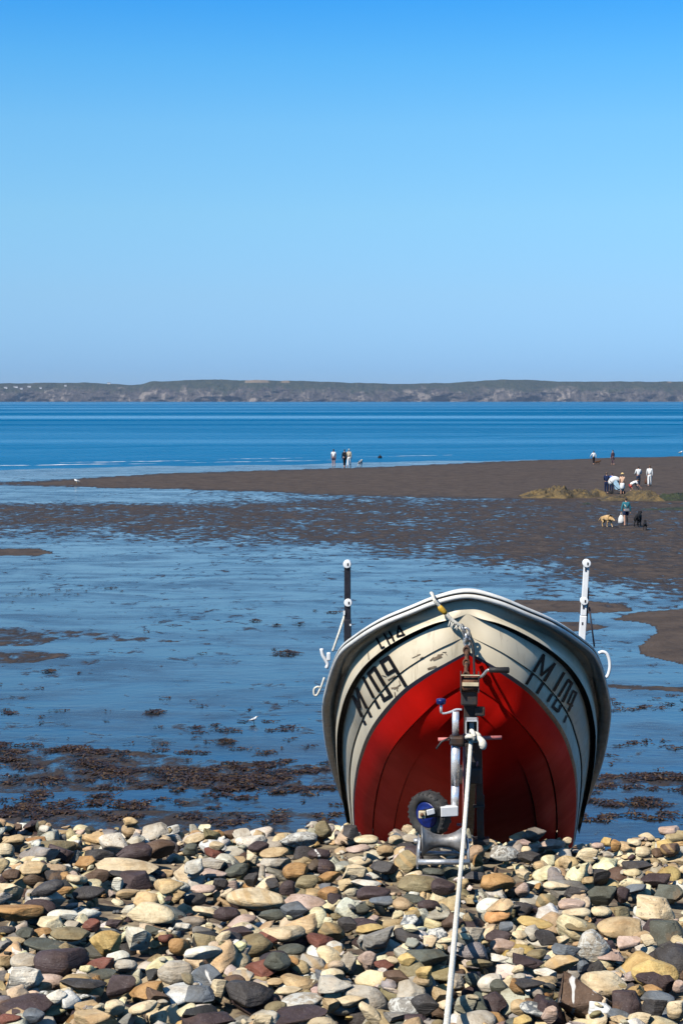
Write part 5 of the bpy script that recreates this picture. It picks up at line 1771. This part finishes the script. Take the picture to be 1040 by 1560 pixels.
CL = {'white': cloth("cloth_white", (0.80, 0.79, 0.77)), 'black': cloth("cloth_black", (0.016, 0.016, 0.020)), 'navy': cloth("cloth_navy", (0.012, 0.022, 0.065)),
      'denim': cloth("cloth_denim", (0.022, 0.036, 0.075)), 'teal': cloth("cloth_teal", (0.035, 0.17, 0.22)), 'mauve': cloth("cloth_mauve", (0.10, 0.062, 0.078)),
      'peach': cloth("cloth_peach", (0.74, 0.46, 0.31)), 'blue': cloth("cloth_blue", (0.045, 0.13, 0.42)), 'pale': cloth("cloth_pale_blue", (0.45, 0.66, 0.80)),
      'beige': cloth("cloth_beige", (0.55, 0.46, 0.34)), 'red': cloth("cloth_red", (0.42, 0.02, 0.03)), 'straw': cloth("straw", (0.62, 0.44, 0.20)), 'grey': cloth("cloth_grey", (0.22, 0.22, 0.24)),
      'brown': cloth("cloth_brown", (0.11, 0.055, 0.04))}


def skin_obj(name, chains, mat, parent, root_i=0, sub=1):
    """chains: lists of (point, radius); shared points are joined. One continuous skin surface."""
    bm = bmesh.new()
    lay = bm.verts.layers.skin.verify()
    idx = {}
    first = None

    def vert(p, r):
        nonlocal first
        key = (round(p[0], 4), round(p[1], 4), round(p[2], 4))
        if key not in idx:
            v = bm.verts.new(p); v[lay].radius = (r, r) if not isinstance(r, tuple) else r
            if first is None:
                first = v; v[lay].use_root = True
            idx[key] = v
        return idx[key]

    for ch in chains:
        vs_ = [vert(p, r) for p, r in ch]
        for a, b in zip(vs_[:-1], vs_[1:]):
            if a is not b and bm.edges.get((a, b)) is None:
                bm.edges.new((a, b))
    me = bpy.data.meshes.new(name)
    bm.to_mesh(me); bm.free()
    me.materials.append(mat)
    o = bpy.data.objects.new(name, me); COL.objects.link(o)
    m = o.modifiers.new('skin', 'SKIN'); m.use_smooth_shade = True
    m = o.modifiers.new('sub', 'SUBSURF'); m.levels = sub; m.render_levels = sub
    o.parent = parent
    return o


def person(px, py, height_px, label, face=180, top='white', bottom='denim', sleeve='short', legs='long', stride=0.0, lean=0.0, arms=((0.05, 0.1), (-0.05, 0.1)), elbow=(0.3, 0.3),
           hair=None, hat=None, extra=None, kneel=0.0, group='people on the beach', coat=False):
    z0 = float(top_z(*on_z(px, py, 0.0)[:2]))
    P = on_z(px, py, max(z0, -0.04))
    H = height_px * P.y / FPX / math.cos(TH)
    S = H / 1.70 / max(math.cos(lean) * 0.45 + 0.55, 0.5) if lean > 0.5 else H / 1.70
    S = min(max(S, 0.82), 1.1)
    root = thing('person', P, label, 'person', group)
    root.rotation_euler = (0, 0, math.radians(face - 180))       # built facing away (+y)

    def v(x, y, z): return (x * S, y * S, z * S)
    hipz = 0.90 - kneel
    cl, sl = math.cos(lean), math.sin(lean)

    def torso(x, y, z):                     # z above hip, leaning forward
        return v(x, y * cl + z * sl, hipz + z * cl - y * sl)
    R_ = lambda r: r * S
    pelvis = v(0, 0, hipz)
    waist = torso(0, 0, 0.16); chest = torso(0, 0.0, 0.36); neck0 = torso(0, 0, 0.50); neck1 = torso(0, 0.01, 0.57); head = torso(0, 0.025, 0.67); crown = torso(0, 0.01, 0.76)
    nose = torso(0, 0.115, 0.655)
    body = [[(pelvis, R_(.125)), (waist, R_(.115)), (chest, R_(.135)), (neck0, R_(.075)), (neck1, R_(.052)), (head, R_(.088)), (crown, R_(.065))], [(head, R_(.088)), (nose, R_(.022))]]
    shirt = [[(pelvis, R_(.148)), (waist, R_(.138)), (chest, R_(.160)), (neck0, R_(.082))]]
    trou = [[(v(0, 0, hipz + 0.10), R_(.140)), (pelvis, R_(.150))]]
    hands = []
    for i, s in enumerate((-1, 1)):
        sh = torso(s * 0.175, 0, 0.46)
        fw, out = arms[i]
        up = Vector((s * math.sin(out) * math.cos(fw), math.sin(fw), -math.cos(fw) * math.cos(out)))
        el = Vector(sh) + up * 0.29 * S
        fw2 = fw + elbow[i]
        lo = Vector((s * math.sin(out * 0.5) * math.cos(fw2), math.sin(fw2), -math.cos(fw2)))
        wr = el + lo * 0.25 * S
        palm = wr + lo * 0.075 * S
        body.append([(chest, R_(.135)), (sh, R_(.060)), (tuple(el), R_(.042)), (tuple(wr), R_(.028)), (tuple(palm), (R_(.034), R_(.018)))])
        side = Vector((0, 1, 0))
        for fgr in range(4):
            b = palm + side * (fgr - 1.5) * 0.018 * S
            e1 = b + lo * (0.040, 0.046, 0.043, 0.032)[fgr] * S
            e2 = e1 + (lo * 0.8 + Vector((-s * 0.6, 0, 0))) * 0.032 * S
            body.append([(tuple(palm), (R_(.034), R_(.018))), (tuple(e1), R_(.009)), (tuple(e2), R_(.007))])
        th_ = wr + lo * 0.03 * S + side * 0.04 * S
        body.append([(tuple(wr), R_(.028)), (tuple(th_), R_(.011)), (tuple(th_ + lo * 0.035 * S), R_(.008))])
        hands.append(palm)
        if sleeve == 'long':
            shirt.append([(chest, R_(.160)), (sh, R_(.076)), (tuple(el), R_(.058)), (tuple(wr), R_(.044))])
        elif sleeve == 'short':
            shirt.append([(chest, R_(.160)), (sh, R_(.078)), (tuple(Vector(sh).lerp(el, 0.7)), R_(.064))])
        st = stride * s
        hp = v(s * 0.085, 0, hipz - 0.05)
        kn = v(s * 0.095, math.sin(st) * 0.42 + kneel * 0.5, hipz - 0.05 - math.cos(st) * 0.42 + kneel * 0.45)
        ank = v(s * 0.098, math.sin(st) * 0.42 + math.sin(st - 0.12 * abs(stride) * 2) * 0.40, 0.08 + (0.06 * abs(stride) if st < 0 else 0))
        toe = v(s * 0.115, ank[1] / S + 0.155, 0.028)
        heel = v(s * 0.098, ank[1] / S - 0.045, 0.032)
        body.append([(pelvis, R_(.125)), (hp, R_(.088)), (kn, R_(.058)), (tuple(Vector(kn).lerp(Vector(ank), .35)), R_(.056)), (ank, R_(.036)), (toe, R_(.030))])
        body.append([(ank, R_(.036)), (heel, R_(.032))])
        if legs == 'long':
            trou.append([(pelvis, R_(.150)), (hp, R_(.104)), (kn, R_(.078)), (tuple(Vector(kn).lerp(Vector(ank), .9)), R_(.062))])
        elif legs == 'short':
            trou.append([(pelvis, R_(.150)), (hp, R_(.108)), (tuple(Vector(hp).lerp(Vector(kn), .62)), R_(.092))])
        elif legs == 'skirt':
            pass
    skin_obj('body', body, M_SKIN, root, sub=1)
    skin_obj('shirt', shirt, CL[top], root)
    if legs == 'skirt':
        sk = MB()
        W0 = root.location
        sk.lathe([(0.02 * S, 0.155 * S), (-0.15 * S, 0.185 * S), (-0.42 * S, 0.215 * S), (-0.44 * S, 0.19 * S)], W0 + Vector((0, 0, hipz * S)), (0, 0, 1), 18)
        sk.build('skirt', CL[bottom], root)
    else:
        skin_obj('trousers' if legs == 'long' else 'shorts', trou, CL[bottom], root)
    if coat:
        sk = MB()
        sk.lathe([(0.12 * S, 0.15 * S), (-0.05 * S, 0.175 * S), (-0.30 * S, 0.20 * S), (-0.31 * S, 0.17 * S)], root.location + Vector((0, 0, hipz * S)), (0, 0, 1), 18)
        sk.build('coat_skirt', CL[top], root)
    hm = hair or M_HAIRD
    skin_obj('hair', [[(torso(0, -0.045, 0.60), R_(.055)), (torso(0, -0.03, 0.69), R_(.088)), (torso(0, 0.0, 0.765), R_(.072)), (torso(0, 0.055, 0.755), R_(.045))]], hm, root)
    if hat:
        hmb = MB(); c_ = root.location + Vector(torso(0, 0.01, 0.745))
        hmb.lathe([(-0.005, 0.02), (-0.012, 0.19 * S), (0.0, 0.195 * S), (0.012, 0.105 * S), (0.075, 0.09 * S), (0.095, 0.05 * S), (0.10, 0.01)], c_, torso(0, 0, 1)[0:2] + (1.0,) if False else (0, 0.05, 1), 22)
        hmb.build('hat', CL[hat], root)
    if extra: extra(root, S, hands, hipz * S, torso)
    return root, hands, S


def bag(root, S, hand, mat, w, h, label, name='bag', cat='bag'):
    c = root.matrix_basis @ Vector(hand) if False else (root.location + Euler(root.rotation_euler).to_matrix() @ Vector(hand))
    b = thing(name, c + Vector((0, 0, -h - 0.10)), label, cat)
    mb = MB()
    prof = [(0.0, 0.62), (0.08, 0.95), (0.35, 1.0), (0.7, 0.8), (0.92, 0.45), (1.0, 0.22)]
    n = 18
    vs_ = []
    for (f, r) in prof:
        for k in range(n):
            a = 2 * PI * k / n
            q = 1 + 0.10 * math.sin(a * 3 + f * 5) + 0.06 * math.sin(a * 7)
            vs_.append(b.location + Vector((math.cos(a) * w / 2 * r * q, math.sin(a) * w * 0.30 * r * q, f * h)))
    fs = [(i * n + k, i * n + (k + 1) % n, (i + 1) * n + (k + 1) % n, (i + 1) * n + k) for i in range(len(prof) - 1) for k in range(n)]
    fs.append(tuple(range(n - 1, -1, -1)))
    fs.append(tuple((len(prof) - 1) * n + k for k in range(n)))
    mb.add(vs_, fs)
    mb.build('sack', mat, b)
    mb = MB()
    tpz = b.location + Vector((0, 0, h * 0.97))
    mb.tube(smooth_path([tpz + Vector((-0.05, 0, 0)), tpz + Vector((-0.035, 0, 0.09)), tpz + Vector((0.0, 0, 0.13)), tpz + Vector((0.035, 0, 0.09)), tpz + Vector((0.05, 0, 0))], 14), 0.010, 6)
    mb.build('handle', mat, b)
    return b


bpy.context.view_layer.update()
# at the water's edge, left of centre
person(508, 711, 27, "person in a white top and dark shorts standing alone at the water's edge", top='white', bottom='mauve', legs='short', hair=M_HAIRD, face=175)
person(524.5, 711.5, 27, "person in black walking beside a pale-topped companion at the water's edge", top='black', bottom='black', legs='long', stride=0.3, sleeve='long', face=195)
person(531.5, 711.5, 28, "person in a beige jacket and pale trousers beside the companion in black", top='beige', bottom='white', legs='long', stride=0.25, sleeve='long', hair=M_HAIRG, face=170)
# on the bar, right
person(903.5, 707.5, 21, "person in a white shirt and black trousers walking a small brown dog", top='white', bottom='black', legs='long', stride=0.25, sleeve='long', face=190, arms=((0.3, 0.5), (-0.1, 0.35)))
person(932.5, 708, 22.5, "person in a long mauve coat walking alone on the bar", top='mauve', bottom='mauve', legs='long', stride=0.35, sleeve='long', face=215, coat=True)
person(971.5, 741, 31.5, "person in a white shirt and dark jeans seen from behind", top='white', bottom='denim', legs='long', sleeve='long', stride=0.1, face=180, arms=((0.2, 0.25), (0.3, 0.2)), elbow=(0.9, 0.9))
_, hn, S_ = person(988.5, 741, 32.5, "person dressed all in white carrying a dark bag", top='white', bottom='white', legs='long', sleeve='long', stride=0.18, face=170, hair=M_HAIRB)
r_w = bpy.data.objects[_.name]
bag(_, S_, hn[0] * 1.0, CL['brown'], 0.34, 0.46, "dark brown bag hanging from the hand of the person in white")
person(923.0, 752, 33, "person in navy with light sleeves standing at the pushchair's left", top='navy', bottom='navy', legs='long', sleeve='long', face=160, hair=M_HAIRB, arms=((0.6, 0.15), (0.7, 0.1)), elbow=(0.6, 0.6))
person(930.5, 750, 30, "person in a blue jacket bending over the pale blue pushchair", top='blue', bottom='navy', legs='long', sleeve='long', face=150, lean=0.28, arms=((0.7, 0.1), (0.8, 0.1)), elbow=(0.4, 0.4))
person(947.0, 753, 32, "person in a straw hat, peach top and short white skirt", top='peach', bottom='white', legs='skirt', sleeve='short', face=180, hat='straw', hair=M_HAIRG)
person(959.0, 751, 29, "person in a white top and red shorts stooping over the rocks", top='white', bottom='red', legs='short', sleeve='short', face=95, lean=1.0, kneel=0.34, arms=((0.3, 0.1), (0.5, 0.1)), hair=M_HAIRD)


def waist_bag(root, S, hands, hipz, torso):
    mb = MB()
    W0 = root.location
    mb.tube([W0 + Vector((-0.145 * S, -0.02, hipz + 0.42 * S)), W0 + Vector((-0.06 * S, -0.158 * S, hipz + 0.30 * S)), W0 + Vector((0.0, -0.165 * S, hipz + 0.16 * S))], [0.020, 0.024, 0.020], 8)
    mb.build('strap', CL['beige'], root)
    mb = MB(); mb.box(W0 + Vector((0.02, -0.185 * S, hipz + 0.05 * S)), (0.24, 0.09, 0.15), None, 0, 0.03); mb.build('hip_bag', CL['grey'], root)


wm, hn, S_ = person(952.5, 801, 43.5, "woman in a teal top and dark shorts walking away with a white bag among dogs", top='teal', bottom='navy', legs='short', sleeve='long', stride=0.22, face=180, hair=M_HAIRD, extra=waist_bag, arms=((0.0, 0.22), (0.0, 0.25)), elbow=(0.1, 0.2))
bag(wm, S_, hn[0], CL['white'], 0.34, 0.46, "white carrier bag in the left hand of the woman with the dogs", 'carrier_bag')

# pushchair
pc = on_z(939, 752, 0.02)
pch = thing('pushchair', pc, "white and pale blue pushchair with small dark wheels beside the weedy rocks", 'pushchair')
k_ = pc.y / FPX
mb = MB()
bx = pc
mb.add([bx + Vector(q) for q in ((-0.35, -0.22, 0.95), (-0.10, -0.24, 0.98), (0.42, -0.22, 0.32), (0.30, -0.22, 0.18), (-0.15, -0.22, 0.32),
                                 (-0.35, 0.22, 0.95), (-0.10, 0.24, 0.98), (0.42, 0.22, 0.32), (0.30, 0.22, 0.18), (-0.15, 0.22, 0.32))],
       [(0, 1, 2, 3, 4), (9, 8, 7, 6, 5), (0, 5, 6, 1), (1, 6, 7, 2), (2, 7, 8, 3), (3, 8, 9, 4), (4, 9, 5, 0)], 0, False)
mb.build('seat', CL['pale'], pch)
mb = MB(); mb.tube(smooth_path([bx + Vector((-0.42, 0, 0.62)), bx + Vector((-0.40, 0, 0.85)), bx + Vector((-0.22, 0, 1.02)), bx + Vector((0.02, 0, 0.98)), bx + Vector((0.14, 0, 0.82))], 14), [0.10, .18, .22, .24, .25, .25, .25, .24, .23, .22, .2, .18, .14, .06], 14)
mb.build('hood', CL['white'], pch)
for s in (-1, 1):
    mb = MB(); mb.tube([bx + Vector((-0.62, s * 0.24, 1.02)), bx + Vector((-0.1, s * 0.24, 0.45)), bx + Vector((0.42, s * 0.24, 0.10))], 0.018, 8)
    mb.tube([bx + Vector((0.15, s * 0.24, 0.36)), bx + Vector((-0.42, s * 0.24, 0.10))], 0.018, 8); mb.build('frame', M_STEEL, pch)
    for x in (-0.42, 0.42):
        mb = MB(); mb.lathe([(-0.03, 0.05), (-0.035, 0.10), (-0.02, 0.125), (0.02, 0.125), (0.035, 0.10), (0.03, 0.05)], bx + Vector((x, s * 0.27, 0.115)), (0, 1, 0), 16); mb.build('wheel', M_BLACK, pch)


# ------------------------------------------------------------------ dogs
def fur(name, a, b):
    t = NT(name)
    v = t.coords('Object')
    t.set('Base Color', t.mix(t.mapr(t.noise(v, 9, 4, 0.7), 0.4, 0.65), a, b)).set('Roughness', 0.85).set('Specular IOR Level', 0.2)
    t.set('Normal', t.bump(t.noise(v, 60, 3), 0.5, 0.01))
    return t.mat


FUR = {'gold': fur("golden_fur", (0.42, 0.25, 0.10), (0.58, 0.40, 0.22)), 'black': fur("black_fur", (0.010, 0.010, 0.011), (0.022, 0.020, 0.020)),
       'brown': fur("brown_fur", (0.12, 0.055, 0.025), (0.06, 0.03, 0.018)), 'pied': fur("pied_fur", (0.55, 0.53, 0.50), (0.05, 0.05, 0.055))}


def dog(px, py, shoulder, yaw, mat, label, head_low=0.0, tail_up=0.3, gait=0.12, longhair=False):
    z0 = float(top_z(*on_z(px, py, 0.0)[:2]))
    P = on_z(px, py, max(z0, -0.03))
    root = thing('dog', P, label, 'dog', 'dogs on the beach')
    root.rotation_euler = (0, 0, math.radians(yaw))        # built facing +x
    s = shoulder / 0.58

    def v(x, y, z): return (x * s, y * s, z * s)
    r = lambda q: q * s
    rump = v(-0.34, 0, 0.54); loin = v(-0.14, 0, 0.55); chest = v(0.14, 0, 0.51); front = v(0.30, 0, 0.55)
    hz = 0.74 - head_low
    neck = v(0.42, 0, 0.64 - head_low * 0.5); skull = v(0.52, 0, hz); muzz = v(0.63, 0, hz - 0.05); nose = v(0.70, 0, hz - 0.065)
    fat = 1.18 if longhair else 1.0
    body = [[(chest, r(.160 * fat)), (loin, r(.125 * fat)), (rump, r(.120 * fat))], [(chest, r(.16 * fat)), (front, r(.125 * fat)), (neck, r(.085 * fat)), (skull, r(.078)), (muzz, r(.045)), (nose, r(.030))],
            [(rump, r(.12 * fat)), (v(-0.46, 0, 0.56), r(.04)), (v(-0.60, 0, 0.52 + tail_up * 0.3), r(.034 * fat)), (v(-0.72, 0, 0.50 + tail_up * 0.6), r(.018))]]
    for sd_ in (-1, 1):
        g = gait * sd_
        body.append([(front, r(.125 * fat)), (v(0.24, sd_ * 0.10, 0.40), r(.062)), (v(0.22 + g * 0.4, sd_ * 0.095, 0.26), r(.040)), (v(0.24 + g, sd_ * 0.095, 0.07), r(.028)), (v(0.29 + g, sd_ * 0.095, 0.025), r(.030))])
        body.append([(rump, r(.12 * fat)), (v(-0.32, sd_ * 0.10, 0.40), r(.085)), (v(-0.24 - g * 0.5, sd_ * 0.10, 0.30), r(.055)), (v(-0.40 - g, sd_ * 0.10, 0.19), r(.034)), (v(-0.38 - g, sd_ * 0.10, 0.06), r(.028)), (v(-0.33 - g, sd_ * 0.10, 0.025), r(.030))])
        body.append([(skull, r(.078)), (v(0.50, sd_ * 0.075, hz + 0.035), r(.026)), (v(0.53, sd_ * 0.10, hz - 0.055), r(.020))])
    skin_obj('body', body, mat, root)
    return root


dog(923.5, 803, 0.53, -58, FUR['gold'], "golden dog with lowered head left of the woman with the white bag", head_low=0.26, tail_up=-0.3, longhair=True)
dog(971.0, 802, 0.58, 68, FUR['black'], "large black dog seen from behind, right of the woman with the bag", tail_up=-0.2, gait=0.06)
dog(981.5, 807.5, 0.36, 80, FUR['black'], "small black dog at the right of the large black dog", tail_up=0.1, gait=0.05)
dog(909.5, 708, 0.34, 10, FUR['brown'], "small brown dog beside the walker in a white shirt on the bar", gait=0.15)
dog(548.5, 711.5, 0.55, 70, FUR['pied'], "black and white dog near the beige-jacketed person at the water's edge", gait=0.08)

# ------------------------------------------------------------------ gulls
M_GULLW = worn("gull_white", (0.82, 0.82, 0.80), 0.7, var=0.08)
M_GULLG = worn("gull_grey", (0.30, 0.31, 0.33), 0.7, var=0.15)
M_BEAK = worn("gull_beak", (0.62, 0.36, 0.03), 0.5)


def gull(px, py, size, yaw, label, z=None):
    P = on_z(px, py, 0.0)
    P.z = max(float(top_z(P.x, P.y)), -0.02)
    P = on_z(px, py, P.z)
    root = thing('gull', P, label, 'gull', 'gulls on the beach')
    root.rotation_euler = (0, 0, math.radians(yaw))
    s = size / 0.40

    def v(x, y, z): return (x * s, y * s, z * s)
    r = lambda q: q * s
    skin_obj('body', [[(v(0, 0, 0.20), r(.085)), (v(-0.14, 0, 0.19), r(.055)), (v(-0.27, 0, 0.18), r(.018))], [(v(0, 0, 0.20), r(.085)), (v(0.10, 0, 0.27), r(.058)), (v(0.14, 0, 0.34), r(.046)), (v(0.185, 0, 0.335), r(.022))]], M_GULLW, root)
    for sd_ in (-1, 1):
        skin_obj('wing', [[(v(0.06, sd_ * 0.07, 0.22), r(.035)), (v(-0.10, sd_ * 0.075, 0.215), r(.04)), (v(-0.30, sd_ * 0.03, 0.19), r(.012))]], M_GULLG, root)
        mb = MB(); R0 = Euler(root.rotation_euler).to_matrix()
        mb.tube([P + Vector(v(0, sd_ * 0.03, 0.13)), P + Vector(v(0.01, sd_ * 0.03, 0.0))], r(.008), 6); mb.build('leg', M_BEAK, root)
    mb = MB(); mb.tube([P + Vector(v(0.19, 0, 0.335)), P + Vector(v(0.25, 0, 0.325))], [r(.016), r(.004)], 6); mb.build('beak', M_BEAK, root)
    return root


gull(117, 737, 0.42, 160, "white gull standing alone on the tip of the brown sand bar at left")
gull(1036, 692.5, 0.50, 20, "white gull at the water's edge on the right side of the photo")
gull(387, 1102, 0.16, 30, "tiny white bird on the wet flat above the wrack band")
gull(1043, 714, 0.42, 200, "white gull at the right edge beside a tiny dark rock")


def flyer(px, py, d, span, label):
    P = at(px, py, d)
    root = thing('flying_bird', P, label, 'bird', 'birds in the sky')
    skin_obj('body', [[((0, 0, 0), .07 * span), ((0.0, 0.2 * span, 0), .03 * span)], [((0, 0, 0), .07 * span), ((0.0, -0.16 * span, 0.02 * span), .04 * span)]], CL['grey'], root)
    for s in (-1, 1):
        mb = MB()
        q = [P + Vector(p) * span for p in ((0.03 * s, 0.08, 0.02), (0.25 * s, 0.10, 0.12), (0.50 * s, 0.02, 0.04), (0.25 * s, -0.04, 0.11), (0.03 * s, -0.08, 0.02))]
        lo = [p - Vector((0, 0, 0.015 * span)) for p in q]
        mb.add(q + lo, [(0, 1, 3, 4), (1, 2, 3), (5, 9, 8, 6), (6, 8, 7), (0, 5, 6, 1), (1, 6, 7, 2), (2, 7, 8, 3), (3, 8, 9, 4)])
        mb.build('wing', CL['grey'], root)


flyer(589.5, 403, 260, 0.35, "tiny bird speck in the sky above the middle of the photo")
flyer(708, 437, 240, 0.40, "tiny bird speck in the sky right of the middle")
flyer(97, 514, 300, 0.40, "tiny bird speck low in the sky at the left")

# buoy out in the shallows
bp = on_z(578.5, 698, -0.02)
by = thing('buoy', bp, "small dark round buoy in the shallows right of the dog", 'buoy')
mb = MB(); mb.lathe([(-0.15, 0.02), (-0.12, 0.16), (0.0, 0.24), (0.14, 0.24), (0.26, 0.17), (0.32, 0.05), (0.36, 0.04), (0.38, 0.01)], bp, (0, 0, 1), 20); mb.build('float', CL['black'], by)
mb = MB(); ring(mb, bp + Vector((0, 0, 0.40)), 0.05, 0.014, (0, 1, 0)); mb.build('ring', M_STEEL, by)

# ------------------------------------------------------------------ air
mb = MB()
mb.box(Vector((0, 6590, 55)), (44000, 13540, 144))
hz = mb.build('haze', [], None)
hm = bpy.data.materials.new("air"); hm.use_nodes = True
ht = hm.node_tree
for n in list(ht.nodes):
    if n.type != 'OUTPUT_MATERIAL': ht.nodes.remove(n)
pv = ht.nodes.new('ShaderNodeVolumePrincipled')
pv.inputs['Color'].default_value = (0.55, 0.72, 1.0, 1)
pv.inputs['Density'].default_value = 3.5e-5
pv.inputs['Anisotropy'].default_value = 0.0
ht.links.new(pv.outputs[0], [n for n in ht.nodes if n.type == 'OUTPUT_MATERIAL'][0].inputs['Volume'])
hz.data.materials.append(hm)
tag(hz, kind='stuff')
# ------------------------------------------------------------------ sky colour and view
el = rampw.color_ramp.elements
while len(el) > 1: el.remove(el[0])
for i, (p, c) in enumerate(SKYRAMP):
    e = el[0] if i == 0 else el.new(p)
    e.position = p
    e.color = (*c, 1)
mulw = wt.nodes.new('ShaderNodeMix'); mulw.data_type = 'RGBA'; mulw.blend_type = 'MULTIPLY'
mulw.inputs['Factor'].default_value = 1.0
wt.links.new(sky.outputs[0], mulw.inputs[6])
wt.links.new(rampw.outputs[0], mulw.inputs[7])
dbl = wt.nodes.new('ShaderNodeVectorMath'); dbl.operation = 'SCALE'; dbl.inputs['Scale'].default_value = 2.0
wt.links.new(mulw.outputs[2], dbl.inputs[0])
wt.links.new(dbl.outputs[0], bg.inputs['Color'])
bg.inputs['Strength'].default_value = 0.10
vs = scene.view_settings
vs.view_transform = 'Standard'
vs.look = 'None'
vs.exposure = 0.30
vs.gamma = 1.0
vs.use_curve_mapping = False
scene.render.engine = 'CYCLES'
scene.cycles.max_bounces = 8
scene.cycles.volume_bounces = 0
scene.cycles.diffuse_bounces = 0
